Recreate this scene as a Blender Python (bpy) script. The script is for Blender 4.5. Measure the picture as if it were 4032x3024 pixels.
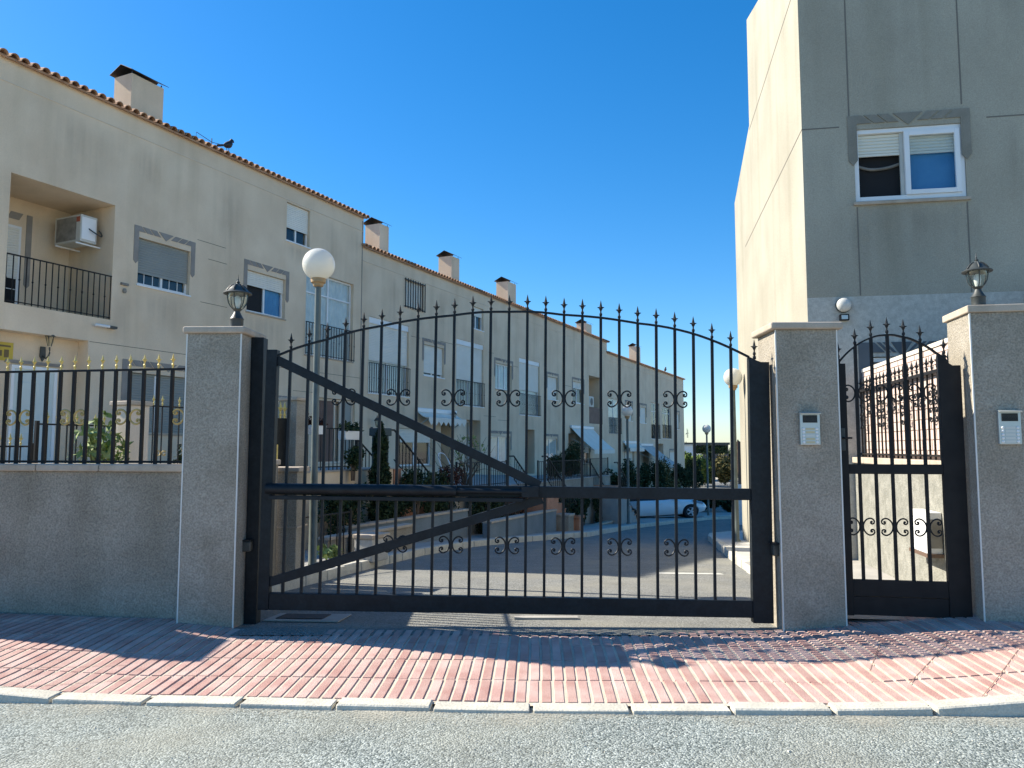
import bpy, bmesh, math, random
from mathutils import Vector, Matrix
R = math.radians
random.seed(7)
for o in list(bpy.data.objects): bpy.data.objects.remove(o)
scene = bpy.context.scene
col = scene.collection

# ------------------------------------------------------------------ camera
cd = bpy.data.cameras.new('camera'); cam = bpy.data.objects.new('camera', cd); col.objects.link(cam)
cam.location = (0, 0, 1.42); cam.rotation_euler = (R(90 + 4.765), 0, 0)
cd.sensor_width = 36; cd.lens = 27.04; cd.clip_start = .05; cd.clip_end = 3000
scene.camera = cam

# ------------------------------------------------------------------ sky, sun, exposure
SUN_EL, SUN_AZ = 37.7, -71.8            # azimuth clockwise from +Y
world = bpy.data.worlds.new('World'); scene.world = world; world.use_nodes = True
wn = world.node_tree.nodes; wl = world.node_tree.links
sky = wn.new('ShaderNodeTexSky'); sky.sky_type = 'NISHITA'; sky.sun_disc = False
sky.sun_elevation = R(SUN_EL); sky.sun_rotation = R(SUN_AZ)
sky.altitude = 0; sky.air_density = 1.0; sky.dust_density = .25; sky.ozone_density = 6
sc_ = wn.new('ShaderNodeVectorMath'); sc_.operation = 'SCALE'; sc_.inputs['Scale'].default_value = .1
gm = wn.new('ShaderNodeGamma'); gm.inputs['Gamma'].default_value = .92
hsv = wn.new('ShaderNodeHueSaturation'); hsv.inputs['Saturation'].default_value = 1.33; hsv.inputs['Value'].default_value = 7.1
bg = wn['Background']; wl.new(sky.outputs[0], sc_.inputs[0]); wl.new(sc_.outputs[0], gm.inputs[0]); wl.new(gm.outputs[0], hsv.inputs['Color']); wl.new(hsv.outputs[0], bg.inputs[0]); bg.inputs[1].default_value = .12
sd = bpy.data.lights.new('sun', 'SUN'); sun = bpy.data.objects.new('sun', sd); col.objects.link(sun)
sd.energy = 4.5; sd.angle = R(.53); sd.color = (1, .93, .80)
to_sun = Vector((math.sin(R(SUN_AZ)) * math.cos(R(SUN_EL)), math.cos(R(SUN_AZ)) * math.cos(R(SUN_EL)), math.sin(R(SUN_EL))))
sun.rotation_euler = (-to_sun).to_track_quat('-Z', 'Y').to_euler(); sun.location = (-30, 10, 30)
vs = scene.view_settings
vs.view_transform = 'Standard'; vs.look = 'None'; vs.gamma = 1; vs.use_curve_mapping = False; vs.exposure = 1.16
scene.render.engine = 'CYCLES'

# ------------------------------------------------------------------ materials
MATS = {}
def mat(name, c1, c2=None, rough=.85, scale=6., bump=0., bscale=60., metal=0., stain=0., fine=0., island=None, spec=.5, streak=None):
    """world-space noise between two base colours, optional fine grain, vertical weather streaks, relief"""
    m = bpy.data.materials.new(name); m.use_nodes = True; MATS[name] = m
    nt = m.node_tree; n = nt.nodes; l = nt.links; b = n['Principled BSDF']
    b.inputs['Roughness'].default_value = rough; b.inputs['Metallic'].default_value = metal
    b.inputs['Specular IOR Level'].default_value = spec
    c2 = c2 or c1
    geo = n.new('ShaderNodeNewGeometry')
    def noise(s, det=4, vec=None):
        t = n.new('ShaderNodeTexNoise'); t.inputs['Scale'].default_value = s; t.inputs['Detail'].default_value = det
        l.new(vec or geo.outputs['Position'], t.inputs['Vector']); return t.outputs['Fac']
    def ramp(f, a, bb, ca=(0, 0, 0, 1), cb=(1, 1, 1, 1)):
        r = n.new('ShaderNodeValToRGB'); r.color_ramp.elements[0].position = a; r.color_ramp.elements[1].position = bb
        r.color_ramp.elements[0].color = ca; r.color_ramp.elements[1].color = cb; l.new(f, r.inputs[0]); return r.outputs[0]
    c = ramp(noise(scale), .35, .65, (*c1, 1), (*c2, 1))
    def mul(c, f):
        x = n.new('ShaderNodeMix'); x.data_type = 'RGBA'; x.blend_type = 'MULTIPLY'; x.inputs[0].default_value = 1
        l.new(c, x.inputs[6]); l.new(f, x.inputs[7]); return x.outputs[2]
    if island:
        c = mul(c, ramp(geo.outputs['Random Per Island'], 0, 1, (*island[0], 1), (*island[1], 1)))
    if fine:
        lo = 1 - fine
        c = mul(c, ramp(noise(bscale, 3), .3, .7, (lo, lo, lo, 1), (1 + fine * .4,) * 3 + (1,)))
    if stain:
        mp = n.new('ShaderNodeMapping'); mp.inputs['Scale'].default_value = (2.2, 2.2, .16); l.new(geo.outputs['Position'], mp.inputs[0])
        lo = 1 - stain
        c = mul(c, ramp(noise(1.0, 5, mp.outputs[0]), .5, .75, (1, 1, 1, 1), (lo, lo, lo * .97, 1)))
        c = mul(c, ramp(noise(.5, 5), .3, .7, (1 - stain * .5,) * 3 + (1,), (1.05, 1.05, 1.05, 1)))
    l.new(c, b.inputs['Base Color'])
    if bump:
        bp = n.new('ShaderNodeBump'); bp.inputs['Strength'].default_value = bump; bp.inputs['Distance'].default_value = .01
        l.new(noise(bscale, 4), bp.inputs['Height']); l.new(bp.outputs[0], b.inputs['Normal'])
    return m
M_facade = mat('beige_render', (.72, .565, .395), (.79, .635, .455), .95, 1.3, .35, 90, stain=.12, fine=.12)
M_facade_l = mat('pale_beige_render', (.68, .57, .44), (.72, .61, .48), .95, 2, .25, 90, fine=.1)
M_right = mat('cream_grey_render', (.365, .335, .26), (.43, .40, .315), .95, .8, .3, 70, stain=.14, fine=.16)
M_plinth = mat('pale_speckled_render', (.45, .43, .37), (.55, .53, .46), .9, 16, .3, 60, fine=.14)
M_pillar = mat('grey_rough_render', (.325, .285, .22), (.41, .365, .295), .97, 3, .9, 75, fine=.36)
M_wallgrey = mat('grey_rough_wall_render', (.305, .265, .205), (.395, .35, .28), .97, 2, .9, 70, stain=.14, fine=.38)
M_inner = mat('pale_rough_render', (.23, .225, .19), (.32, .31, .265), .97, 9, .9, 60, fine=.25)
M_cap = mat('artificial_stone', (.42, .345, .265), (.50, .42, .33), .85, 8, .25, 120, fine=.1, stain=.1)
M_bead = mat('white_corner_bead', (.72, .70, .64), None, .6)
M_mould = mat('grey_moulding', (.26, .235, .205), (.32, .29, .255), .95, 3, .3, 80, fine=.12)
M_mould_r = mat('slate_moulding', (.22, .205, .165), (.27, .255, .21), .95, 3, .3, 80, fine=.12)
M_moulddk = mat('dark_slate_moulding', (.085, .10, .11), (.12, .135, .145), .9, 3, .3, 80)
M_joint = mat('joint_sealant', (.17, .155, .13), None, .95)
M_iron = mat('blue_black_iron', (.008, .011, .014), (.013, .018, .022), .5, 9, .12, 40, fine=.3, spec=.28)
M_iron2 = mat('black_iron', (.010, .009, .010), (.016, .015, .015), .55, 9, spec=.25)
M_gold = mat('gold_paint', (.62, .46, .13), (.72, .55, .18), .42, 20, metal=.25)
M_golddull = mat('dull_gold_paint', (.40, .29, .10), (.50, .37, .14), .6, 20, metal=.2)
M_lantern = mat('dark_green_grey_metal', (.030, .035, .033), (.05, .055, .05), .5, 20)
M_white = mat('white_pvc', (.76, .76, .74), (.80, .80, .78), .4, 4)
M_shutw = mat('pale_roller_shutter', (.72, .69, .60), (.78, .75, .66), .6, 1.5)
M_shutg = mat('grey_roller_shutter', (.25, .26, .235), (.29, .30, .27), .6, 1.5)
M_shutc = mat('cream_roller_shutter', (.72, .69, .58), None, .5)
M_brown = mat('brown_slat_door', (.15, .085, .06), (.19, .11, .08), .7, 3)
M_door = mat('white_panel_door', (.55, .61, .57), (.60, .65, .61), .5, 2)
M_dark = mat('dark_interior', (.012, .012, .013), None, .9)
M_curtain = mat('pale_curtain', (.62, .63, .58), (.74, .74, .68), .95, 4)
M_bluereflect = mat('blue_pane_reflection', (.05, .19, .40), (.09, .27, .50), .9, 2)  # blue sky reflection of window panes, painted as a flat colour
M_tile = mat('clay_roof_tile', (.36, .19, .105), (.50, .30, .18), .9, 5, .4, 50, fine=.25)
M_mortar = mat('roof_mortar', (.66, .60, .50), None, .95)
M_capmetal = mat('black_chimney_cap', (.018, .020, .024), None, .55)
M_pole = mat('grey_green_pole', (.09, .11, .10), (.13, .155, .14), .5, 6)
M_collar = mat('brown_lamp_collar', (.42, .27, .13), None, .6)
M_alu = mat('brushed_aluminium', (.50, .53, .51), None, .38, metal=.6)
M_plate = mat('cream_name_plate', (.55, .48, .30), None, .6)
M_platew = mat('white_name_plate', (.60, .60, .55), None, .6)
M_acw = mat('pale_painted_metal', (.50, .49, .43), (.56, .55, .49), .5, 5)
M_acd = mat('stained_side_panel', (.17, .155, .13), (.28, .26, .22), .7, 6)
M_red = mat('red_label', (.35, .09, .05), None, .6)
M_yellow = mat('yellow_sign', (.58, .42, .05), None, .6)
M_signdark = mat('dark_sign_print', (.16, .11, .04), None, .6)
M_terra = mat('terracotta', (.44, .20, .11), (.55, .27, .16), .85, 5, .2, 40, fine=.15)
M_blue = mat('blue_grey_wall_paint', (.15, .185, .20), (.20, .235, .25), .9, 2, .3, 50, fine=.2)
M_conc = mat('pale_concrete', (.42, .40, .36), (.52, .50, .45), .92, 3, .4, 50, fine=.15)
M_kerb = mat('worn_kerb_concrete', (.50, .47, .39), (.62, .58, .48), .92, 6, .5, 70, fine=.18)
M_awn = mat('white_awning_cloth', (.74, .70, .60), (.80, .76, .66), .85, 2)
M_awng = mat('grey_awning_cloth', (.42, .42, .39), (.48, .48, .45), .85, 2)
M_tyre = mat('tyre_rubber', (.015, .015, .016), None, .8)
M_rim = mat('alloy_rim', (.55, .56, .57), None, .35, metal=.1)
M_carpaint = mat('white_car_paint', (.82, .82, .80), None, .22)
M_carglass = mat('dark_car_glass', (.012, .014, .015), None, .06)
M_lampglass = mat('headlamp', (.20, .26, .31), None, .1)
M_pink = mat('pink_brick_face', (.60, .47, .405), (.66, .53, .46), .95, 4, .4, 60, fine=.12, island=((.93, .93, .93), (1.04, 1.03, 1.02)))
M_wood = mat('brown_stained_panel', (.13, .08, .055), None, .7)
M_path = mat('path_concrete', (.32, .30, .27), (.40, .38, .34), .95, 3, .4, 40)
M_soil = mat('dry_ground', (.42, .37, .28), (.48, .43, .33), 1, 2, .5, 20)
M_bird = mat('dark_feathers', (.014, .014, .017), None, .6)
M_manhole = mat('rusty_iron_lid', (.045, .035, .03), (.07, .05, .04), .8, 30, .4, 90)
M_dkgreen = mat('dark_green_box', (.02, .04, .045), None, .6)
M_trunk = mat('bark', (.09, .065, .045), (.14, .10, .07), 1, 9, .6, 40)
def leafmat(name, a, b):
    m = mat(name, a, b, .75, 2.5, island=((.55, .6, .5), (1.35, 1.3, 1.2)), spec=.25)
    return m
M_leaf = leafmat('mid_green_leaf', (.045, .075, .022), (.085, .12, .035))
M_leafd = leafmat('dark_green_leaf', (.018, .036, .016), (.04, .062, .024))
M_leafl = leafmat('bright_green_leaf', (.10, .15, .035), (.17, .22, .06))
M_leafy = leafmat('olive_leaf', (.10, .095, .035), (.17, .14, .06))
M_leafp = leafmat('pale_broad_leaf', (.16, .24, .07), (.30, .36, .16))
M_flower = leafmat('red_brown_foliage', (.07, .03, .025), (.11, .05, .04))
# window glass: tinted see-through plus mirror reflection at grazing angles
def glassmat(name, tint, refl=.12):
    m = bpy.data.materials.new(name); m.use_nodes = True; nt = m.node_tree; n = nt.nodes; l = nt.links
    n.remove(n['Principled BSDF'])
    tr = n.new('ShaderNodeBsdfTransparent'); tr.inputs[0].default_value = (*tint, 1)
    gl = n.new('ShaderNodeBsdfGlossy'); gl.inputs['Roughness'].default_value = .03
    fr = n.new('ShaderNodeFresnel'); fr.inputs[0].default_value = 1.5
    ad = n.new('ShaderNodeMath'); ad.operation = 'ADD'; ad.inputs[1].default_value = refl; l.new(fr.outputs[0], ad.inputs[0])
    gg = n.new('ShaderNodeNewGeometry'); fb = n.new('ShaderNodeMath'); fb.operation = 'SUBTRACT'; fb.inputs[0].default_value = 1; l.new(gg.outputs['Backfacing'], fb.inputs[1])
    ff = n.new('ShaderNodeMath'); ff.operation = 'MULTIPLY'; l.new(ad.outputs[0], ff.inputs[0]); l.new(fb.outputs[0], ff.inputs[1])
    mx = n.new('ShaderNodeMixShader'); l.new(ff.outputs[0], mx.inputs[0]); l.new(tr.outputs[0], mx.inputs[1]); l.new(gl.outputs[0], mx.inputs[2])
    l.new(mx.outputs[0], n['Material Output'].inputs[0]); return m
M_glass = glassmat('window_glass', (.93, .95, .95), .02)
M_clear = glassmat('lantern_glass', (.85, .88, .84), .05)
# opal globe: white plastic that lets some light through
M_globe = bpy.data.materials.new('opal_globe'); M_globe.use_nodes = True
_n = M_globe.node_tree.nodes; _l = M_globe.node_tree.links
_t = _n.new('ShaderNodeBsdfTranslucent'); _t.inputs[0].default_value = (.85, .83, .75, 1)
_m = _n.new('ShaderNodeMixShader'); _m.inputs[0].default_value = .35
_n['Principled BSDF'].inputs['Base Color'].default_value = (.80, .79, .73, 1); _n['Principled BSDF'].inputs['Roughness'].default_value = .25
_l.new(_n['Principled BSDF'].outputs[0], _m.inputs[1]); _l.new(_t.outputs[0], _m.inputs[2]); _l.new(_m.outputs[0], _n['Material Output'].inputs[0])
# rain stain: a thin film of grime, dense at the top and fading down in streaks
M_stain = bpy.data.materials.new('rain_stain'); M_stain.use_nodes = True
_n = M_stain.node_tree.nodes; _l = M_stain.node_tree.links
_tc = _n.new('ShaderNodeTexCoord'); _geo = _n.new('ShaderNodeNewGeometry'); _mp = _n.new('ShaderNodeMapping'); _mp.inputs['Scale'].default_value = (7, 7, .35); _l.new(_geo.outputs['Position'], _mp.inputs[0])
_nz = _n.new('ShaderNodeTexNoise'); _nz.inputs['Scale'].default_value = 1; _nz.inputs['Detail'].default_value = 4; _l.new(_mp.outputs[0], _nz.inputs['Vector'])
_r = _n.new('ShaderNodeValToRGB'); _r.color_ramp.elements[0].position = .30; _r.color_ramp.elements[1].position = .75; _l.new(_nz.outputs[0], _r.inputs[0])
_sp = _n.new('ShaderNodeSeparateXYZ'); _l.new(_tc.outputs['Generated'], _sp.inputs[0])
_ex = _n.new('ShaderNodeMath'); _ex.operation = 'MULTIPLY'; _l.new(_sp.outputs[0], _ex.inputs[0])          # x (1 - x) * 4 : soft sides
_iv = _n.new('ShaderNodeMath'); _iv.operation = 'SUBTRACT'; _iv.inputs[0].default_value = 4; _x4 = _n.new('ShaderNodeMath'); _x4.operation = 'MULTIPLY'; _x4.inputs[1].default_value = 4
_l.new(_sp.outputs[0], _x4.inputs[0]); _l.new(_x4.outputs[0], _iv.inputs[1]); _l.new(_iv.outputs[0], _ex.inputs[1])
_m1 = _n.new('ShaderNodeMath'); _m1.operation = 'MULTIPLY'; _top = _n.new('ShaderNodeMapRange'); _top.inputs['From Min'].default_value = 1; _top.inputs['From Max'].default_value = .72; _l.new(_sp.outputs[2], _top.inputs['Value'])
_zz = _n.new('ShaderNodeMath'); _zz.operation = 'MULTIPLY'; _l.new(_top.outputs[0], _zz.inputs[0]); _l.new(_sp.outputs[2], _zz.inputs[1])
_l.new(_r.outputs[0], _m1.inputs[0]); _l.new(_zz.outputs[0], _m1.inputs[1])
_m2 = _n.new('ShaderNodeMath'); _m2.operation = 'MULTIPLY'; _l.new(_m1.outputs[0], _m2.inputs[0]); _l.new(_ex.outputs[0], _m2.inputs[1])
_m3 = _n.new('ShaderNodeMath'); _m3.operation = 'MULTIPLY'; _m3.use_clamp = True; _m3.inputs[1].default_value = .26; _l.new(_m2.outputs[0], _m3.inputs[0])
_tr = _n.new('ShaderNodeBsdfTransparent'); _mx = _n.new('ShaderNodeMixShader'); _b = _n['Principled BSDF']; _b.inputs['Base Color'].default_value = (.13, .115, .085, 1); _b.inputs['Roughness'].default_value = 1
_l.new(_m3.outputs[0], _mx.inputs[0]); _l.new(_tr.outputs[0], _mx.inputs[1]); _l.new(_b.outputs[0], _mx.inputs[2]); _l.new(_mx.outputs[0], _n['Material Output'].inputs[0])
# asphalt: grey binder with pale and dark stones
def asphalt(name, base, stone, dust, s=130., bumpd=.006, bs=1.):
    m = bpy.data.materials.new(name); m.use_nodes = True; nt = m.node_tree; n = nt.nodes; l = nt.links; b = n['Principled BSDF']
    b.inputs['Roughness'].default_value = .95
    geo = n.new('ShaderNodeNewGeometry')
    v = n.new('ShaderNodeTexVoronoi'); v.inputs['Scale'].default_value = s; l.new(geo.outputs['Position'], v.inputs['Vector'])
    sep = n.new('ShaderNodeSeparateColor'); l.new(v.outputs['Color'], sep.inputs[0])
    r = n.new('ShaderNodeValToRGB'); e = r.color_ramp.elements
    e[0].position = 0; e[0].color = (*[x * .45 for x in base], 1); e[1].position = 1; e[1].color = (*stone, 1)
    e.new(.3).color = (*base, 1); e.new(.7).color = (*[(x + y) * .5 for x, y in zip(base, stone)], 1)
    l.new(sep.outputs[0], r.inputs[0])
    nz = n.new('ShaderNodeTexNoise'); nz.inputs['Scale'].default_value = .9; nz.inputs['Detail'].default_value = 6; l.new(geo.outputs['Position'], nz.inputs['Vector'])
    r2 = n.new('ShaderNodeValToRGB'); r2.color_ramp.elements[0].position = .42; r2.color_ramp.elements[1].position = .72
    r2.color_ramp.elements[1].color = (.75, .75, .75, 1); l.new(nz.outputs[0], r2.inputs[0])
    mx = n.new('ShaderNodeMix'); mx.data_type = 'RGBA'; l.new(r2.outputs[0], mx.inputs[0]); l.new(r.outputs[0], mx.inputs[6]); mx.inputs[7].default_value = (*dust, 1)
    nz2 = n.new('ShaderNodeTexNoise'); nz2.inputs['Scale'].default_value = 3; nz2.inputs['Detail'].default_value = 5; l.new(geo.outputs['Position'], nz2.inputs['Vector'])
    r3 = n.new('ShaderNodeValToRGB'); r3.color_ramp.elements[0].position = .3; r3.color_ramp.elements[0].color = (.8, .8, .8, 1); r3.color_ramp.elements[1].position = .7; l.new(nz2.outputs[0], r3.inputs[0])
    mm = n.new('ShaderNodeMix'); mm.data_type = 'RGBA'; mm.blend_type = 'MULTIPLY'; mm.inputs[0].default_value = 1; l.new(mx.outputs[2], mm.inputs[6]); l.new(r3.outputs[0], mm.inputs[7])
    l.new(mm.outputs[2], b.inputs['Base Color'])
    bp = n.new('ShaderNodeBump'); bp.inputs['Strength'].default_value = bs; bp.inputs['Distance'].default_value = bumpd
    inv = n.new('ShaderNodeMath'); inv.operation = 'SUBTRACT'; inv.inputs[0].default_value = 1; l.new(v.outputs['Distance'], inv.inputs[1])
    l.new(inv.outputs[0], bp.inputs['Height']); l.new(bp.outputs[0], b.inputs['Normal'])
    return m
M_road = asphalt('coarse_sunbleached_asphalt', (.165, .195, .18), (.45, .485, .45), (.34, .335, .27), 95)
M_drive = asphalt('driveway_asphalt', (.18, .18, .165), (.33, .33, .305), (.28, .265, .215), 110)
# paving bars: each bar its own tint, pale scuffs
M_bar = mat('red_paving_concrete', (.47, .27, .23), (.57, .40, .345), .9, 5, .5, 120, fine=.16, island=((.86, .80, .78), (1.06, 1.10, 1.10)))
M_cutj = mat('dusty_cut_joint', (.22, .13, .10), (.30, .19, .15), .95, 20)
M_grout = mat('sandy_joint_fill', (.54, .46, .35), (.64, .56, .44), .95, 8, .4, 90, fine=.15)

# ------------------------------------------------------------------ helpers
def setp(o, label=None, cat=None, group=None, kind=None):
    if label: o['label'] = label
    if cat: o['category'] = cat
    if group: o['group'] = group
    if kind: o['kind'] = kind
    return o
def thing(name, label, cat, loc=(0, 0, 0), rot=(0, 0, 0), group=None, kind=None):
    o = bpy.data.objects.new(name, None); col.objects.link(o); o.location = loc; o.rotation_euler = rot
    o.empty_display_size = .2
    return setp(o, label, cat, group, kind)
def link(name, mesh, parent=None, mw=None):
    o = bpy.data.objects.new(name, mesh); col.objects.link(o)
    if parent: o.parent = parent
    if mw is not None: o.matrix_basis = mw
    return o
class MB:
    def __init__(s, off=(0, 0, 0)): s.v = []; s.f = []; s.m = []; s.off = Vector(off)
    def add(s, vs_, fs, m=0, M=None):
        b = len(s.v)
        for p in vs_:
            p = Vector(p)
            if M is not None: p = M @ p
            s.v.append(p - s.off)
        for f in fs: s.f.append([i + b for i in f]); s.m.append(m)
        return s
    def box(s, x0, x1, y0, y1, z0, z1, m=0, M=None):
        return s.add([(x0, y0, z0), (x1, y0, z0), (x1, y1, z0), (x0, y1, z0), (x0, y0, z1), (x1, y0, z1), (x1, y1, z1), (x0, y1, z1)],
                     [(0, 3, 2, 1), (4, 5, 6, 7), (0, 1, 5, 4), (1, 2, 6, 5), (2, 3, 7, 6), (3, 0, 4, 7)], m, M)
    def prism(s, poly, axis, a, b, m=0, M=None):
        n = len(poly)
        def P(p, h): return {'x': (h, p[0], p[1]), 'y': (p[0], h, p[1]), 'z': (p[0], p[1], h)}[axis]
        return s.add([P(p, a) for p in poly] + [P(p, b) for p in poly],
                     [tuple(range(n))[::-1], tuple(range(n, 2 * n))] + [(i, (i + 1) % n, n + (i + 1) % n, n + i) for i in range(n)], m, M)
    def quad(s, a, b, c, d, m=0): return s.add([a, b, c, d], [(0, 1, 2, 3)], m)
    def lathe(s, prof, n=16, c=(0, 0, 0), m=0, M=None, ph=0.):
        vv = []; ff = []; k = len(prof)
        for r, z in prof:
            for i in range(n):
                a = 2 * math.pi * i / n + ph; vv.append((c[0] + r * math.cos(a), c[1] + r * math.sin(a), c[2] + z))
        for j in range(k - 1):
            for i in range(n): ff.append((j * n + i, j * n + (i + 1) % n, (j + 1) * n + (i + 1) % n, (j + 1) * n + i))
        ff.append(tuple(range(n))[::-1]); ff.append(tuple(range((k - 1) * n, k * n)))
        return s.add(vv, ff, m, M)
    def tube(s, pts, r, n=6, m=0):
        pts = [Vector(p) for p in pts]; vv = []; ff = []
        up = Vector((0, 0, 1))
        for i, p in enumerate(pts):
            d = (pts[min(i + 1, len(pts) - 1)] - pts[max(i - 1, 0)]).normalized()
            a = d.cross(up)
            if a.length < 1e-4: a = d.cross(Vector((0, 1, 0)))
            a.normalize(); b = a.cross(d).normalized()
            rr = r[i] if isinstance(r, (list, tuple)) else r
            for k in range(n):
                t = 2 * math.pi * (k + .5) / n; vv.append(p + (a * math.cos(t) + b * math.sin(t)) * rr)
        for i in range(len(pts) - 1):
            for k in range(n): ff.append((i * n + k, (i + 1) * n + k, (i + 1) * n + (k + 1) % n, i * n + (k + 1) % n))
        ff.append(tuple(range(n))); ff.append(tuple(range((len(pts) - 1) * n, len(pts) * n))[::-1])
        return s.add(vv, ff, m)
    def beam(s, p, q, w, d, m=0, nrm=(0, 1, 0)):
        """flat bar from p to q, width w in the x-z plane, depth d along nrm"""
        p = Vector(p); q = Vector(q); n = Vector(nrm).normalized(); t = (q - p).normalized(); u = t.cross(n).normalized() * (w / 2); n = n * (d / 2)
        vv = [p - u - n, p + u - n, p + u + n, p - u + n, q - u - n, q + u - n, q + u + n, q - u + n]
        return s.add(vv, [(0, 1, 2, 3), (7, 6, 5, 4), (0, 4, 5, 1), (1, 5, 6, 2), (2, 6, 7, 3), (3, 7, 4, 0)], m)
    def mesh(s, name, mats):
        me = bpy.data.meshes.new(name); me.from_pydata([tuple(p) for p in s.v], [], s.f)
        for mm in (mats if isinstance(mats, (list, tuple)) else [mats]): me.materials.append(mm)
        me.polygons.foreach_set('material_index', s.m)
        bm = bmesh.new(); bm.from_mesh(me); bmesh.ops.recalc_face_normals(bm, faces=bm.faces); bm.to_mesh(me); bm.free()
        return me
    def build(s, name, mats, parent=None, smooth=False, bevel=0., seg=2):
        me = s.mesh(name, mats)
        if smooth: me.polygons.foreach_set('use_smooth', [True] * len(me.polygons))
        o = link(name, me, parent)
        if smooth:
            try: me.set_sharp_from_angle(angle=R(42))
            except Exception: pass
        if bevel:
            b = o.modifiers.new('bevel', 'BEVEL'); b.width = bevel; b.segments = seg; b.limit_method = 'ANGLE'; b.angle_limit = R(40)
        return o
def catmull(pts, k=4):
    P = [Vector(p) for p in pts]; out = []
    for i in range(len(P) - 1):
        a, b, c, d = P[max(i - 1, 0)], P[i], P[i + 1], P[min(i + 2, len(P) - 1)]
        for j in range(k):
            t = j / k
            out.append(.5 * ((2 * b) + (c - a) * t + (2 * a - 5 * b + 4 * c - d) * t * t + (3 * b - a - 3 * c + d) * t ** 3))
    out.append(P[-1]); return out
def gz(Y): return 0. if Y < 6.2 else (-.064 * (Y - 6.2) if Y < 40 else -2.163)

# ------------------------------------------------------------------ frames of reference
FA = R(25.3)                                   # the house row recedes 25 degrees to the right
FO = Vector((-9.5, 14.3, 0)); FROT = R(90) - FA
FD = Vector((math.sin(FA), math.cos(FA), 0)); FN = Vector((math.cos(FA), -math.sin(FA), 0))
def FP(t, n, z): return FO + FD * t + FN * n + Vector((0, 0, z))
def FL(t, n, z): return (t, -n, z)             # local coordinates of the row frame
def fthing(name, label, cat, t, n, z, group=None): return thing(name, label, cat, FP(t, n, z), (0, 0, FROT), group)
RA = R(10); RO = Vector((3.77, 9.7, 0)); RROT = -RA   # right-hand building: local x along its front, y into its depth

# ================================================================== SETTING: ground
mb = MB()
ys = [-40, -6, 6.2, 40, 60, 120, 300, 1500]
for a, b in zip(ys, ys[1:]):
    za, zb = gz(a) - .2 if a > 6 else -.2, gz(b) - .2 if b > 6 else -.2
    mb.quad((-600, a, za), (600, a, za), (600, b, zb), (-600, b, zb))
setp(mb.build('ground', M_soil), kind='structure')
# street in front
mb = MB(); mb.quad((-60, -30, -.06), (60, -30, -.06), (60, 5.1, -.06), (-60, 5.1, -.06))
setp(mb.build('street', M_road), kind='structure')
# driveway behind the gate
KL = [(-2.42, 6.75), (-2.6, 8.2), (-2.35, 9.6), (-2.05, 11.5), (-1.6, 14), (-.75, 16.6), (.45, 18.5), (2.0, 20.6), (4.1, 26.2), (6.4, 31), (9.2, 36.5), (14, 42)]
KR = [(2.62, 6.62), (2.9, 8.2), (3.22, 10.6), (3.58, 12.7), (4.2, 16), (4.75, 18.9)]
def interp(pl, y):
    for (x0, y0), (x1, y1) in zip(pl, pl[1:]):
        if y0 <= y <= y1: return x0 + (x1 - x0) * (y - y0) / (y1 - y0)
    return pl[-1][0] + (y - pl[-1][1]) * .5 if y > pl[-1][1] else pl[0][0]
mb = MB()
yy = [6.0, 6.2, 9, 12, 15, 18, 21, 24, 27, 30, 33, 40, 60, 90]
for a, b in zip(yy, yy[1:]):
    mb.quad((-12, a, gz(a)), (70, a, gz(a)), (70, b, gz(b)), (-12, b, gz(b)))
setp(mb.build('driveway', M_drive), kind='structure')
# raised pavement along the house row, with kerb stones
mb = MB()
for i in range(len(KL) - 1):
    (x0, y0), (x1, y1) = KL[i], KL[i + 1]
    def back(y): return (-3.2 if y < 6.8 else -4.71 + .4727 * (y - 12.03)) - .4
    mb.quad((x0 - .1, y0, gz(y0) + .12), (back(y0), y0, gz(y0) + .12), (back(y1), y1, gz(y1) + .12), (x1 - .1, y1, gz(y1) + .12))
    mb.quad((back(y0), y0, gz(y0) + .121), (back(y0) - 9, y0, gz(y0) + .121), (back(y1) - 9, y1, gz(y1) + .121), (back(y1), y1, gz(y1) + .121))
setp(mb.build('footpath', M_path), kind='structure')
def kerb_run(name, pts, zf, w, h, step, side, parent_kind=True, mtl=None):
    root = thing(name, None, None, (0, 0, 0)); root['kind'] = 'structure'
    acc = []; d = 0
    for (x0, y0), (x1, y1) in zip(pts, pts[1:]):
        L = math.hypot(x1 - x0, y1 - y0); acc.append((d, L, x0, y0, x1, y1)); d += L
    def at(s):
        for d0, L, x0, y0, x1, y1 in acc:
            if s <= d0 + L + 1e-6:
                t = (s - d0) / L; return Vector((x0 + (x1 - x0) * t, y0 + (y1 - y0) * t, 0)), Vector((-(y1 - y0), x1 - x0, 0)).normalized() * side
        return Vector((x1, y1, 0)), Vector((-(y1 - y0), x1 - x0, 0)).normalized() * side
    s = 0
    while s < d - .05:
        g = .008 + random.random() * .008
        a, na = at(s + g); b, nb = at(min(s + step - g, d)); jt = random.uniform(-.006, .006)
        ta, tb = zf(a), zf(b); ba, bb = ta - h, tb - h
        prof = [(0, 0), (.0, .78), (.035, .97), (.06, 1.0), (1, 1.0), (1, 0)]
        m2 = MB(); vv = []
        for p, n_, t0, b0 in ((a, na, ta, ba), (b, nb, tb, bb)):
            for u, k in prof:
                q = p + n_ * (u * w + jt) if u else p + n_ * jt
                vv.append((q.x, q.y, b0 + (t0 - b0) * k + (jt if k == 1 else 0)))
        n6 = len(prof)
        m2.add(vv, [tuple(range(n6))[::-1], tuple(range(n6, 2 * n6))] + [(i, (i + 1) % n6, n6 + (i + 1) % n6, n6 + i) for i in range(n6)])
        m2.build('kerb_stone', mtl or M_kerb, root, bevel=.008, seg=1)
        s += step
    return root
kerb_run('driveway_kerb', KL, lambda p: gz(p.y) + .13, .14, .3, .62, 1)
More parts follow.
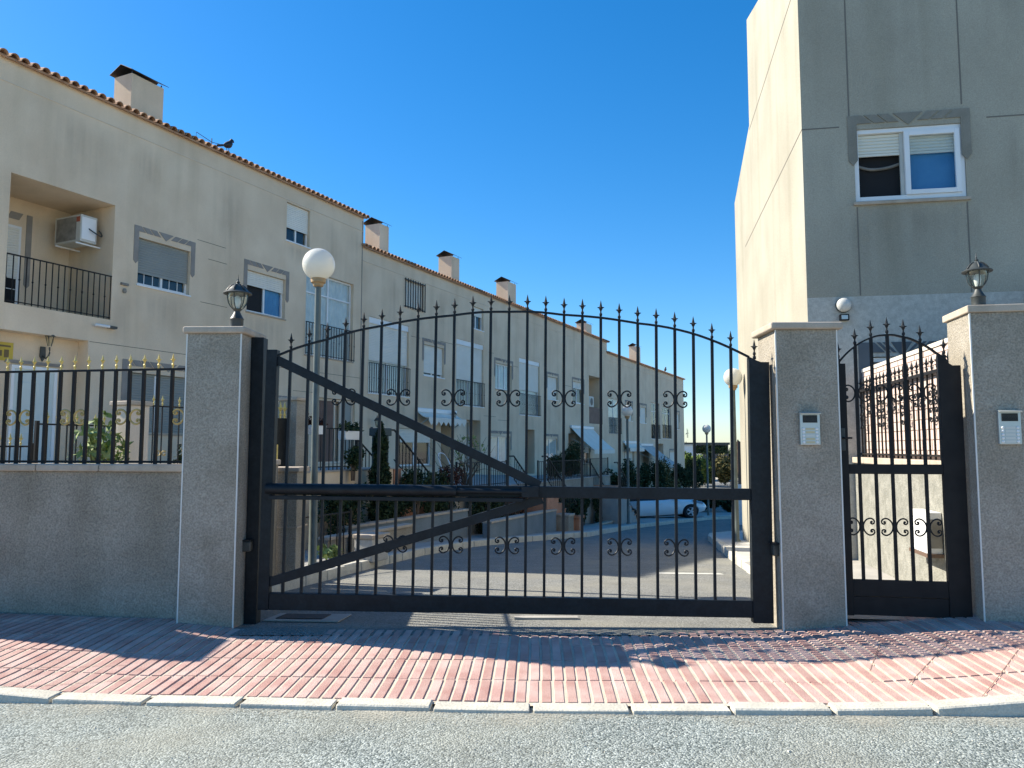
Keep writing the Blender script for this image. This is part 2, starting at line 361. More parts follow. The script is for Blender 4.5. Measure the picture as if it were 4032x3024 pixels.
# raised pavement on the right of the driveway
mb = MB()
for i in range(len(KR) - 1):
    (x0, y0), (x1, y1) = KR[i], KR[i + 1]
    mb.quad((x0 + .1, y0, gz(y0) + .12), (8, y0, gz(y0) + .12), (8, y1, gz(y1) + .12), (x1 + .1, y1, gz(y1) + .12))
mb.add([(4.85, 18.9, gz(18.9) + .12), (8, 18.9, gz(18.9) + .12), (8, 22, gz(22) + .12), (6.3, 21.6, gz(21.6) + .12), (5.1, 20, gz(20) + .12)], [(0, 1, 2, 3, 4)])
setp(mb.build('side_footpath', M_conc), kind='structure')
kerb_run('side_kerb', KR + [(5.05, 20.0), (6.3, 21.65), (8, 22)], lambda p: gz(p.y) + .13, .14, .3, .62, -1)
# worn white stop line
mb = MB(); zl = gz(10.6) + .004
mb.quad((2.0, 10.62, gz(10.62) + .004), (2.85, 10.5, gz(10.5) + .004), (2.85, 10.7, gz(10.7) + .004), (2.0, 10.82, gz(10.82) + .004))
setp(mb.build('road_marking', mat('worn_white_paint', (.55, .54, .48), (.42, .41, .37), .9, 12)), kind='structure')

# ---- red tiled pavement in front of the gate
PYAW = R(-2.0)
def kerb_y(X):      # front edge (street side)
    P = [(-7, 4.86), (-3, 4.625), (-2, 4.565), (-1, 4.485), (0, 4.437), (1.4, 4.405), (2.5, 4.385), (7, 4.30)]
    for (x0, y0), (x1, y1) in zip(P, P[1:]):
        if X <= x1: return y0 + (y1 - y0) * (X - x0) / (x1 - x0)
    return P[-1][1]
def back_y(X):      # line of gate, walls and pillars
    if X < -2.2: return 6.28 + (-X - 2.2) * .13
    if X < 2.12: return 6.15 - .012 * X
    if X < 2.6: return 6.12
    if X < 3.6: return 6.30 - (X - 2.6) * .18
    return 5.9 - (X - 3.6) * .17
def smooth01(t): t = max(0, min(1, t)); return t * t * (3 - 2 * t)
def pave_z(X, Y):
    zk = -.038 + .098 * smooth01((X - 1.9) / 1.7) + .05 * smooth01((-X - 2.3) / 1.2)
    zb = .0 + .05 * smooth01((X - 2.0) / .7) + .09 * smooth01((X - 2.7) / .9) + .045 * smooth01((-X - 2.0) / .7)
    k = smooth01((Y - kerb_y(X)) / max(.2, back_y(X) - kerb_y(X)))
    return zk + (zb - zk) * k + .005 * math.sin(X * 2.3 + Y) * math.sin(Y * 3)
pav = thing('pavement', None, None, (0, 0, 0)); pav['kind'] = 'structure'
SL = .378; SV = .387; NB = 5
ca, sa = math.cos(PYAW), math.sin(PYAW)
def PW(u, v): return (u * ca - v * sa, 4.587 - SV + u * sa + v * ca)
mortar = MB()
for i in range(-17, 17):
    for j in range(-1, 7):
        off = random.uniform(-.0035, .0035); tz = random.uniform(-.002, .0025); lean = random.uniform(-.008, .008)
        m2 = MB(); ok = False
        for k in range(NB):
            w = SL / NB; u0 = i * SL + k * w + .0078 + off; u1 = i * SL + (k + 1) * w - .0078 + off
            v0 = j * SV + .006; v1 = (j + 1) * SV - .006
            pts = []
            nseg = 3
            rows = []
            X_, Y_ = PW((u0 + u1) / 2, v0)
            lo = kerb_y(X_) + .135; hi = back_y(X_) + .015
            Y2 = PW((u0 + u1) / 2, v1)[1]
            if Y2 < lo + .02 or Y_ > hi - .02: continue
            va = v0 + max(0, lo - Y_); vb = v1 - max(0, Y2 - hi)
            if vb - va < .03: continue
            ok = True
            for q in range(nseg + 1):
                v = va + (vb - va) * q / nseg
                for u, e in ((u0, 0), (u0 + .004, 1), (u1 - .004, 1), (u1, 0)):
                    x, y = PW(u, v); z = pave_z(x, y) + tz + lean * (u - u0) * .2
                    rows.append((x, y, z + (0 if e else -.009)))
            ff = []
            for q in range(nseg):
                for e in range(3): ff.append((q * 4 + e, q * 4 + e + 1, (q + 1) * 4 + e + 1, (q + 1) * 4 + e))
            ff.append((0, 3, 2, 1)); ff.append((nseg * 4, nseg * 4 + 1, nseg * 4 + 2, nseg * 4 + 3))
            m2.add(rows, ff, 0)
        if ok: m2.build('paving_slab', [M_bar], pav)
# joint bed under the slabs
nx = 120
for a in range(nx):
    X0 = -6.6 + a * 13.2 / nx; X1 = X0 + 13.2 / nx
    for q in range(6):
        def pt(X, q):
            y0, y1 = kerb_y(X) + .1, back_y(X) + .03; Y = y0 + (y1 - y0) * q / 6; return (X, Y, pave_z(X, Y) - .0065)
        mortar.quad(pt(X0, q), pt(X1, q), pt(X1, q + 1), pt(X0, q + 1))
mortar.build('joint_bed', M_grout, pav)
for (xa, ya), (xb, yb_) in (((2.30, 5.08), (2.62, 5.60)), ((2.42, 4.82), (3.08, 5.55)), ((2.66, 4.50), (3.35, 5.22)), ((3.18, 4.52), (3.95, 5.15)), ((-3.1, 4.72), (-2.3, 5.02)), ((-3.4, 5.05), (-2.55, 5.22))):
    m2 = MB(); nq = 14
    for q in range(nq):
        t0, t1 = q / nq, (q + 1) / nq; j0 = .0012 * math.sin(q * 2.1); j1 = .0012 * math.sin((q + 1) * 2.1)
        A = (xa + (xb - xa) * t0 + j0, ya + (yb_ - ya) * t0); B = (xa + (xb - xa) * t1 + j1, ya + (yb_ - ya) * t1); hw = .0018
        m2.quad((A[0] - hw, A[1] + hw, pave_z(*A) + .0042), (A[0] + hw, A[1] - hw, pave_z(*A) + .0042), (B[0] + hw, B[1] - hw, pave_z(*B) + .0042), (B[0] - hw, B[1] + hw, pave_z(*B) + .0042))
    m2.build('cut_joint', M_cutj, pav)
kx = [-6.6 + .2 * i for i in range(67)]
kerb_run('street_kerb', [(x, kerb_y(x)) for x in kx], lambda p: pave_z(p.x, kerb_y(p.x)) + .003, .135, .22, .56, 1)
# dust along the gutter
# manhole behind the gate and drain lip
mh = thing('manhole_cover', 'rusty square iron manhole lid in a pale concrete surround by the left gate post', 'manhole', (-1.78, 6.72, gz(6.72) + .004), (math.atan(-.064), 0, R(-4)))
MB().box(-.28, .36, -.2, .2, 0, .012).build('surround', M_path, mh, bevel=.02)
MB().box(-.2, .2, -.13, .13, .012, .02).build('lid', M_manhole, mh, bevel=.004)
mh = MB((.25, 6.72, gz(6.72))); mh.box(.02, .56, 6.66, 6.74, gz(6.7) - .01, gz(6.7) + .02)
o = mh.build('gate_stop', M_path); o.location = (.25, 6.72, gz(6.72)); setp(o, 'low concrete gate stop on the asphalt below the middle of the big gate', 'gate stop')

# ================================================================== PILLARS AND WALLS
def pillar(label, x0, x1, y0, y1, z0, zc, ov):
    cx, cy = (x0 + x1) / 2, (y0 + y1) / 2
    t = thing('gate_pillar', label, 'pillar', (cx, cy, 0), (0, 0, R(-1.5)), 'gate pillars')
    w, d = (x1 - x0) / 2, (y1 - y0) / 2
    MB().box(-w, w, -d, d, -.2, zc).build('shaft', M_pillar, t, bevel=.006)
    MB().box(-w - ov, w + ov, -d - ov * .8, d + ov, zc, zc + .058).build('cap', M_cap, t, bevel=.016, seg=3)
    for sx in (-1, 1):
        MB().box(sx * w - .005, sx * w + .005, -d - .004, -d + .006, .0, zc - .002).build('corner_bead', M_bead, t)
    return t
pillar('grey rendered pillar at the left end of the big gate carrying a lantern', -2.645, -2.2, 6.22, 6.70, 0, 2.352, .032)
pillar('grey rendered pillar between the big gate and the pedestrian gate with an intercom', 2.115, 2.60, 6.10, 6.58, 0, 2.366, .045)
pillar('grey rendered pillar of the street wall left of the picture', -5.55, -5.1, 6.34, 6.84, 0, 2.352, .032)
# right-hand wall (end pillar) with coping, aligned with the right building
rw = thing('boundary_wall', 'grey rendered wall with stone coping right of the pedestrian gate', 'wall', (3.535, 5.88, 0), (0, 0, RROT))
MB().box(0, 3.2, 0, .46, -.2, 2.462).build('wall_body', M_pillar, rw, bevel=.006)
for i in range(5):
    MB().box(-.02 + i * .66, .635 + i * .66, -.02, .5, 2.462, 2.52).build('coping_stone', M_cap, rw, bevel=.008)
MB().box(-.004, .006, -.004, .006, .1, 2.46).build('corner_bead', M_bead, rw)
# left wall
LW = R(180 - 9)
lw = thing('boundary_wall', 'low grey rendered wall left of the gate pillar carrying an iron fence', 'wall', (-2.63, 6.36, 0), (0, 0, R(-9)))
MB().box(-7, .02, 0, .22, -.2, 1.225).build('wall_body', M_wallgrey, lw, bevel=.006)
cjs = [.0, .83, 1.42, 2.05, 2.7, 3.3, 4.0, 4.7, 5.4, 6.1, 7.0]
for a, b in zip(cjs, cjs[1:]):
    MB().box(-b + .004, -a - .004, -.035, .255, 1.225, 1.286).build('coping_stone', M_cap, lw, bevel=.012)

# spear head, shared by all wrought iron
def spear(s=1., arm=True):
    m = MB()
    m.lathe([(.0085, 0), (.0085, .018), (.012, .024), (.013, .032), (.012, .040), (.0065, .046), (.0065, .062), (.011, .070), (.018, .088), (.013, .094), (.010, .108), (.0045, .135), (.0006, .152)], 8)
    if arm:
        for k in range(4):
            a = k * math.pi / 2
            M = Matrix.Rotation(a, 4, 'Z')
            m.add([(.008, -.007, .079), (.008, .007, .079), (.029, -.002, .091), (.029, .002, .091), (.008, -.006, .096), (.008, .006, .096), (.029, -.002, .094), (.029, .002, .094)],
                  [(0, 2, 3, 1), (4, 5, 7, 6), (0, 4, 6, 2), (1, 3, 7, 5), (2, 6, 7, 3), (0, 1, 5, 4)], 0, M)
    for p in m.v: p *= s
    return m
SPEAR = spear().mesh('finial', M_iron); SPEARG = spear().mesh('gold_finial', M_gold)
def scroll_pts(w=.085, h=.066):
    base = [(0, 0), (-.07, .45), (-.29, .83), (-.59, 1.0), (-.86, .88), (-.98, .60), (-.88, .36), (-.70, .36), (-.64, .55), (-.74, .62)]
    up = [(x * w, 0, z * h) for x, z in base]; dn = [(x, 0, -z) for x, _, z in up[1:]]
    return list(reversed(dn)) + up
def scroll_mesh(name, mtl, w=.085, h=.066, r=.0062):
    m = MB(); m.tube(catmull(scroll_pts(w, h), 4), r, 6)
    for z in (.58 * h, -.58 * h):
        m.lathe([(.002, -.009), (.008, -.005), (.0095, 0), (.008, .005), (.002, .009)], 6, (-.73 * w, 0, z))
    return m.mesh(name, mtl)
SCR = scroll_mesh('scroll', M_iron); SCRG = scroll_mesh('gold_scroll', M_golddull, .1, .062, .009)
def add_scrolls(par, u, y, z, mesh, gap=.012, s=1.):
    for sg in (1, -1):
        Mx = Matrix.Translation((u - sg * gap, y, z)) @ Matrix.Diagonal((sg * s, 1, s, 1))
        link('scroll', mesh, par, Mx)

# fence on the left wall
lf = thing('iron_fence', 'black iron fence with gold spear tips on the low left wall', 'fence', (-2.63, 6.36, 1.286), (0, 0, R(-9)))
MB().box(-7, -.0, .095, .125, .795, .812).build('top_rail', M_iron2, lf)
MB().box(-7, -.0, .095, .125, .01, .028).build('bottom_rail', M_iron2, lf)
BARL = MB().box(-.0125, .0125, .098, .122, 0, .80).mesh('bar', M_iron2)
for i in range(52):
    u = -.012 - i * .1325
    b = link('bar', BARL, lf, Matrix.Translation((u, 0, 0)))
    link('finial', SPEARG, b, Matrix.Translation((0, .11, .812)) @ Matrix.Scale(.84, 4))
for i in (1, 5, 9, 13, 17): add_scrolls(lf, -.012 - i * .1325 + .0, .11, .40, SCRG, .014, 1.)

# ================================================================== BIG GATE
gate = thing('vehicle_gate', 'large blue-black iron gate with arched spear-topped bars and a diagonal brace', 'gate', (-2.035, 6.37, .018), (0, R(.55), R(-1.8))); gate.scale = (.988, .988, .988)
MB().box(-.024, .066, -.03, .05, .10, 2.245).build('stile', M_iron, gate, bevel=.004)
# right stile: wide plate whose top follows the arch
pl = [(3.995, .06), (4.158, .06), (4.158, 2.165), (4.09, 2.165), (4.05, 2.18), (4.02, 2.197), (3.995, 2.208)]
MB().prism(pl, 'y', -.03, .05).build('stile', M_iron, gate, bevel=.004)
MB().box(.066, 3.995, -.022, .04, .10, .235).build('bottom_rail', M_iron, gate, bevel=.004)
MB().box(.066, 3.995, -.02, .036, 1.035, 1.128).build('middle_rail', M_iron, gate, bevel=.004)
def arch_z(u):
    pts = [(.066, 2.20), (.475, 2.335), (.93, 2.452), (1.535, 2.545), (2.0, 2.578), (2.46, 2.555), (3.09, 2.485), (3.55, 2.40), (4.0, 2.208)]
    for (a, za), (b, zb) in zip(pts, pts[1:]):
        if a <= u <= b:
            t = (u - a) / (b - a); return za + (zb - za) * t + (.012 * math.sin(math.pi * t))
    return pts[-1][1]
ap = [(.066 + i * (3.934 / 48), 0, arch_z(.066 + i * (3.934 / 48))) for i in range(49)]
m = MB()
for p, q in zip(ap, ap[1:]): m.beam(p, q, .014, .032)
m.build('arch_rail', M_iron, gate)
MB().beam((.06, .012, 2.16), (2.28, .012, 1.135), .075, .05).build('brace', M_iron, gate, bevel=.003)
MB().beam((.06, .012, .32), (2.30, .012, 1.025), .075, .05).build('brace', M_iron, gate, bevel=.003)
NBARS = 25; u0g, u1g = .172, 3.853
for i in range(NBARS):
    u = u0g + (u1g - u0g) * i / (NBARS - 1)
    b = MB().box(u - .011, u + .011, -.006, .016, .235, arch_z(u)).build('bar', M_iron, gate)
    link('finial', SPEAR, b, Matrix.Translation((u, .005, arch_z(u) - .004)))
b = MB().box(4.035, 4.057, -.006, .016, 2.19, 2.215).build('bar', M_iron, gate)
link('finial', SPEAR, b, Matrix.Translation((4.046, .005, 2.205)))
for k in range(7): add_scrolls(gate, u0g + (u1g - u0g) * (3 + 3 * k) / 24, .005, 1.853, SCR)
for k in range(6): add_scrolls(gate, u0g + (u1g - u0g) * (6 + 3 * k) / 24 if k < 6 else 0, .005, .644, SCR)
# hydraulic opener on the middle rail
ac = MB().tube([(.03, -.07, 1.088), (1.6, -.07, 1.088)], .042, 14).build('opener_cylinder', M_iron, gate, smooth=True)
MB().tube([(1.6, -.07, 1.088), (2.17, -.07, 1.085)], .022, 12).build('piston_rod', M_iron, ac, smooth=True)
MB().box(2.13, 2.27, -.09, -.02, 1.04, 1.13).build('rod_bracket', M_iron, ac, bevel=.006)
MB().box(.05, 2.14, -.075, -.02, 1.00, 1.032).build('opener_tray', M_iron, gate, bevel=.003)
# fixed post on the left pillar
po = MB((-2.15, 6.49, 0)); po.box(-2.198, -2.094, 6.435, 6.55, -.1, 2.352); o = po.build('gate_post', M_iron, bevel=.004); o.location = (-2.15, 6.49, 0)
setp(o, 'dark square steel post fixed to the side of the left gate pillar', 'post')
ph = thing('safety_sensor', 'small dark plastic sensor box on the left gate post', 'sensor', (-2.185, 6.40, .62))
MB().box(-.05, .05, -.03, .03, -.045, .04).build('housing', M_lantern, ph, bevel=.012)
MB().prism([(-.052, .04), (.052, .04), (.045, .052), (-.045, .052)], 'y', -.034, .03).build('hood', M_iron, ph)
ph2 = thing('safety_sensor', 'small dark sensor box on the side of the pillar right of the big gate', 'sensor', (2.095, 6.2, .63))
MB().box(-.035, .02, -.04, .03, -.06, .03).build('housing', M_lantern, ph2, bevel=.01)
MB().box(-.045, .02, -.05, .03, .03, .045).build('hood', M_iron, ph2)

# ================================================================== PEDESTRIAN GATE
pg = thing('pedestrian_gate', 'narrow black iron pedestrian gate with arched spear top and solid kick panel', 'gate', (2.612, 6.205, 0), (0, 0, R(-10.4)))
L = .935
MB().box(0, .082, -.025, .025, .11, 2.10).build('stile', M_iron2, pg, bevel=.003)
MB().prism([(.775, .11), (L, .11), (L, 2.07), (.875, 2.07), (.835, 2.10), (.80, 2.135), (.775, 2.155)], 'y', -.025, .025).build('stile', M_iron2, pg, bevel=.003)
MB().box(.082, .775, -.022, .022, 1.215, 1.292).build('middle_rail', M_iron2, pg, bevel=.003)
MB().box(.082, .775, -.02, .02, .262, .388).build('bottom_rail', M_iron2, pg, bevel=.003)
MB().box(.082, .775, -.016, .012, .115, .258).build('kick_panel', M_iron2, pg, bevel=.003)
def parch(u):
    pts = [(.03, 2.105), (.145, 2.225), (.272, 2.30), (.395, 2.325), (.51, 2.31), (.64, 2.26), (.775, 2.165), (.85, 2.095)]
    for (a, za), (b_, zb) in zip(pts, pts[1:]):
        if a <= u <= b_:
            t = (u - a) / (b_ - a); return za + (zb - za) * t + .008 * math.sin(math.pi * t)
    return pts[-1][1]
m = MB(); ap = [(.03 + .82 * i / 28, 0, parch(.03 + .82 * i / 28)) for i in range(29)]
for p, q in zip(ap, ap[1:]): m.beam(p, q, .013, .03)
m.build('arch_rail', M_iron2, pg)
for u in (.165, .287, .41, .533, .655):
    b = MB().box(u - .0115, u + .0115, -.011, .011, .388, parch(u)).build('bar', M_iron2, pg)
    link('finial', SPEAR, b, Matrix.Translation((u, 0, parch(u) - .004)))
for u in (.034, .825):
    b = MB().box(u - .011, u + .011, -.011, .011, 2.05, parch(max(.03, min(.85, u))) + .03).build('bar', M_iron2, pg)
    link('finial', SPEAR, b, Matrix.Translation((u, 0, parch(max(.03, min(.85, u))) + .02)))
for u in (.165, .41, .655): add_scrolls(pg, u, 0, .80, SCR, .013)
for u in (.165, .41, .655): add_scrolls(pg, u, 0, 1.86, SCR, .013)
hd = MB().box(.025, .06, -.033, -.025, 1.40, 1.58).build('lock_plate', M_lantern, pg, bevel=.004)
MB().tube([(.043, -.04, 1.50), (.043, -.075, 1.50), (.10, -.08, 1.50)], .008, 8).build('handle', M_iron2, hd)

# ================================================================== INTERCOMS
def intercom(label, loc, rz, plate_m, seed):
    t = thing('intercom', label, 'intercom', loc, (0, 0, rz), 'intercoms beside the pedestrian gate')
    MB().box(-.078, .078, -.028, 0, -.13, .13).build('housing', M_alu, t, bevel=.005)
    MB().add([(-.078, -.03, .124), (.078, -.03, .124), (.078, -.058, .112), (-.078, -.058, .112), (-.078, -.03, .13), (.078, -.03, .13), (.078, -.060, .118), (-.078, -.060, .118)],
             [(0, 1, 2, 3), (7, 6, 5, 4), (0, 4, 5, 1), (1, 5, 6, 2), (2, 6, 7, 3), (3, 7, 4, 0)]).build('rain_hood', M_alu, t)
    gp = MB().box(-.056, .056, -.031, -.0285, .045, .104).build('grille', M_dark, t)
    for k in range(6): MB().box(-.055, .055, -.036, -.0312, .049 + k * .0093, .0535 + k * .0093).build('grille_slat', M_lantern, gp)
    for k in range(5):
        z = -.004 - k * .0262
        MB().box(-.034, .034, -.0305, -.0283, z - .008, z + .008).build('name_plate', plate_m if k != 2 else M_platew, t)
        for sx in (-1, 1):
            MB().lathe([(.0105, 0), (.0105, .005), (.007, .009), (.003, .009)], 10, (0, 0, 0), 0, Matrix.Translation((sx * .052, -.028, z)) @ Matrix.Rotation(R(90), 4, 'X')).build('button', M_white, t)
    return t
intercom('metal intercom with cream name plates on the pillar left of the pedestrian gate', (2.35, 6.095, 1.575), R(-1.5), M_plate, 1)
q = Vector((3.535, 5.88, 0)) + Vector((math.cos(RA), -math.sin(RA), 0)) * .233
intercom('metal intercom with pale name plates on the wall right of the pedestrian gate', (q.x, q.y, 1.578), RROT, M_platew, 2)

# ================================================================== LANTERNS
def lantern(label, loc, s=1., rz=0.):
    t = thing('pillar_lantern', label, 'lantern', loc, (0, 0, rz), 'lanterns on the gate pillars')
    t.scale = (s, s, s)
    MB().box(-.085, .085, -.085, .085, 0, .016).build('base_plate', M_lantern, t, bevel=.003)
    MB().lathe([(.056, .016), (.056, .022), (.053, .024), (.053, .085), (.057, .092), (.050, .102), (.034, .130), (.026, .150), (.024, .156), (.033, .166), (.040, .176)], 20).build('stem', M_lantern, t, smooth=True)
    prof = [(.036, .176), (.056, .196), (.072, .225), (.080, .265), (.084, .305)]
    MB().lathe([(r - .004, z) for r, z in prof], 18).build('glass', M_clear, t, smooth=True)
    MB().lathe([(.016, .18), (.022, .20), (.028, .235), (.024, .27), (.012, .285)], 12).build('bulb', M_white, t, smooth=True)
    for k in range(6):
        a = R(60 * k + 20)
        MB().tube([(r * math.cos(a), r * math.sin(a), z) for r, z in prof], .0042, 5).build('rib', M_lantern, t)
    rf = MB().lathe([(.085, .303), (.113, .300), (.116, .307), (.108, .315), (.088, .322), (.070, .345), (.050, .366), (.030, .378), (.018, .384), (.012, .396), (.017, .402), (.010, .410), (.0055, .415), (.0075, .425), (.004, .432), (.001, .468)], 18).build('roof', M_lantern, t, smooth=True)
    for k in range(6):
        a = R(60 * k + 20)
        MB().tube([(r * math.cos(a), r * math.sin(a), z) for r, z in [(.09, .325), (.073, .348), (.053, .369), (.03, .381)]], .006, 5).build('roof_rib', M_lantern, rf)
    return t
lantern('dark lantern on the pillar at the left of the big gate', (-2.32, 6.42, 2.41), 1.02, R(10))
q = Vector((3.535, 5.88, 0)) + Vector((math.cos(RA), -math.sin(RA), 0)) * .125 + Vector((math.sin(RA), math.cos(RA), 0)) * .14
lantern('grey-green lantern on the wall right of the pedestrian gate', (q.x, q.y, 2.52), .96, R(-10))

# ================================================================== generic building pieces
def wall_holes(x0, x1, z0, z1, holes, dep, off=(0, 0, 0), y=0., ztop=None):
    """front wall in the x-z plane with rectangular openings and their reveals"""
    xs = sorted(set([x0, x1] + [h[0] for h in holes] + [h[1] for h in holes])); zs = sorted(set([z0, z1] + [h[2] for h in holes] + [h[3] for h in holes]))
    xs = [x for x in xs if x0 <= x <= x1]; m = MB(off)
    for a, b in zip(xs, xs[1:]):
        for c, d in zip(zs, zs[1:]):
            mx, mz = (a + b) / 2, (c + d) / 2
            if any(h[0] < mx < h[1] and h[2] < mz < h[3] for h in holes): continue
            m.quad((a, y, c), (b, y, c), (b, y, d), (a, y, d))
    for h in holes:
        a, b, c, d = h[:4]; e = y + (h[4] if len(h) > 4 else dep)
        m.quad((a, y, c), (a, y, d), (a, e, d), (a, e, c)); m.quad((b, y, c), (b, e, c), (b, e, d), (b, y, d))
        m.quad((a, y, d), (b, y, d), (b, e, d), (a, e, d)); m.quad((a, y, c), (a, e, c), (b, e, c), (b, y, c))
        m.quad((a, e, c), (b, e, c), (b, e, d), (a, e, d))
    return m
def frame_ring(m, x0, x1, z0, z1, y0, y1, w, mull=(), bars=()):
    m.box(x0, x0 + w, y0, y1, z0, z1); m.box(x1 - w, x1, y0, y1, z0, z1)
    m.box(x0 + w, x1 - w, y0, y1, z0, z0 + w); m.box(x0 + w, x1 - w, y0, y1, z1 - w, z1)
    for u in mull: m.box(u - w * .55, u + w * .55, y0 + .002, y1 - .002, z0 + w, z1 - w)
    for v in bars: m.box(x0 + w, x1 - w, y0 + .004, y1 - .004, v - w * .4, v + w * .4)
def shutter(par, off, x0, x1, z0, z1, y, mtl, slat=.055):
    m = MB(off); z = z1
    while z > z0 + .01:
        zb = max(z0, z - slat)
        m.add([(x0, y + .012, z), (x1, y + .012, z), (x1, y, z - (z - zb) * .3), (x0, y, z - (z - zb) * .3), (x1, y, zb + .006), (x0, y, zb + .006), (x1, y + .012, zb), (x0, y + .012, zb)],
              [(0, 1, 2, 3), (3, 2, 4, 5), (5, 4, 6, 7)]); z = zb
    m.box(x0, x1, y - .004, y + .016, z0 - .025, z0 + .005)
    return m.build('shutter', mtl, par)
def window(par, off, x0, x1, z0, z1, dep=.1, shut=0., shm=None, mull=1, backm=None, frm=None, sill=True, bars=(), open_left=False, name='window', muntin=False):
    frm = frm or M_white; shm = shm or M_shutw
    w = .05 if x1 - x0 > .9 else .04
    m = MB(off); mul = [x0 + (x1 - x0) * (k + 1) / (mull + 1) for k in range(mull)]
    frame_ring(m, x0 + .004, x1 - .004, z0 + .004, z1 - .004, dep, dep + .05, w, mul, bars)
    f = m.build(name, frm, par)
    edges = [x0 + w * .6] + mul + [x1 - w * .6]
    for i, (a, b) in enumerate(zip(edges, edges[1:])):
        if open_left and i == 0: continue
        MB(off).box(a, b, dep + .022, dep + .028, z0 + w * .6, z1 - w * .6).build('pane', M_glass, f)
        if muntin:
            for k in (1, 2): MB(off).box(a + (b - a) * k / 3 - .008, a + (b - a) * k / 3 + .008, dep + .012, dep + .022, z0 + w, z0 + (z1 - z0) * (1 - shut)).build('muntin', frm, f)
    if backm:
        cm = MB(off); k = max(6, int((x1 - x0) / .09)); W_ = x1 - x0 - .02
        for i in range(k):
            u0, u1 = x0 + .01 + W_ * i / k, x0 + .01 + W_ * (i + 1) / k; ya, yb_ = dep + .045 + .03 * (i % 2), dep + .045 + .03 * ((i + 1) % 2)
            cm.quad((u0, ya, z0 + .01), (u1, yb_, z0 + .01), (u1, yb_, z1 - .01), (u0, ya, z1 - .01))
        cm.build('pane_backing', backm, f)
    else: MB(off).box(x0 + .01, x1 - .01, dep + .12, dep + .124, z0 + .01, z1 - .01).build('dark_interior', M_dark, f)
    if shut > 0: shutter(f, off, x0 + .012, x1 - .012, z0 + (z1 - z0) * (1 - shut), z1 - .004, dep - .03, shm)
    if sill: MB(off).box(x0 - .03, x1 + .03, -.035, dep, z0 - .04, z0 - .002).build('sill', M_cap if sill == 1 else M_white, f, bevel=.005)
    return f
def railing(par, off, x0, x1, z0, z1, y=-.045, step=.125, knobs=True, single=True, mtl=None, name='balcony_railing'):
    mtl = mtl or M_iron2
    m = MB(off); m.box(x0, x1, y - .02, y + .02, z1 - .02, z1); m.box(x0, x1, y - .015, y + .015, z0 + .03, z0 + .045)
    n = max(2, int((x1 - x0) / step)); jo = MB(off) if not single else m
    root = None
    if not single: root = m.build(name, mtl, par)
    for i in range(n + 1):
        u = x0 + .015 + (x1 - x0 - .03) * i / n
        bb = MB(off) if not single else m
        bb.box(u - .008, u + .008, y - .008, y + .008, z0 + .0, z1 - .02)
        if knobs and i % 2 == 0:
            zc = (z0 + z1) / 2; bb.lathe([(.004, -.022), (.018, -.012), (.021, 0), (.018, .012), (.004, .022)], 6, (u, y, zc))
        if not single: bb.build('bar', mtl, root)
    if single: root = m.build(name, mtl, par)
    return root
def surround(par, off, x0, x1, ztop, legs, mtl, g=.16, w=.115, y=-.013, single=True, sp=.03):
    """grey stucco trim: two pointed legs and a lintel of slanted blocks about a keystone"""
    a, b = x0 - g, x1 + g; zt = ztop + g + w; zb = ztop + g
    root = None
    for s_, u in ((1, a), (-1, b)):
        ui = u + s_ * w
        poly = [(u, zt), (u, legs + .07), (u + s_ * w / 2, legs), (ui, legs + .07), (ui, zb), (ui + s_ * .18, zb), (ui + s_ * .06, zt)]
        leg = MB(off).prism(poly, 'y', y, .0).build('surround_block' if root else 'window_surround', mtl, root or par)
        root = root or leg
    c = (x0 + x1) / 2; bl = MB(off) if single else None
    def put(poly):
        if single: bl.prism(poly, 'y', y, .0)
        else: MB(off).prism(poly, 'y', y, .0).build('surround_block', mtl, root)
    kw = min(.24, (b - a) * .12)
    put([(c - kw, zt), (c + kw, zt), (c, zb - w * .45)])
    for s_, u in ((1, a), (-1, b)):
        ui = u + s_ * w
        st = ui + s_ * (.06 + sp); en = c - s_ * (kw + sp); n = 3 if abs(en - st) > .5 else 2
        for k in range(n):
            p0 = st + (en - st) * k / n; p1 = st + (en - st) * (k + 1) / n - s_ * sp; sh = s_ * .12
            put([(p0, zt), (p1, zt), (p1 + sh, zb), (p0 + sh, zb)])
    if single: bl.build('surround_block', mtl, root)
    return root
def stain(par, off, x0, x1, z0, z1, y=-.0025):
    MB(off).quad((x0, y, z0), (x1, y, z0), (x1, y, z1), (x0, y, z1)).build('rain_stain', M_stain, par)
TILE = None
def tile_mesh():
    m = MB(); n = 7; r0, r1 = .088, .072; vv = []; Lg = .5
    for y, r in ((0, r0), (Lg, r0 * .86)):
        for i in range(n + 1):
            a = math.pi * i / n; vv.append((r * math.cos(a), y, r * math.sin(a)))
        for i in range(n + 1):
            a = math.pi * i / n; rr = r - .015; vv.append((rr * math.cos(a), y, rr * math.sin(a)))
    k = n + 1; ff = []
    for i in range(n):
        ff += [(i, i + 1, 2 * k + i + 1, 2 * k + i), (k + i, 3 * k + i, 3 * k + i + 1, k + i + 1), (i, k + i, k + i + 1, i + 1)]
    m.add(vv, ff); me = m.mesh('roof_tile', M_tile); me.polygons.foreach_set('use_smooth', [True] * len(me.polygons))
    try: me.set_sharp_from_angle(angle=R(40))
    except Exception: pass
    return me
TILE = tile_mesh()
SLOPE = .26
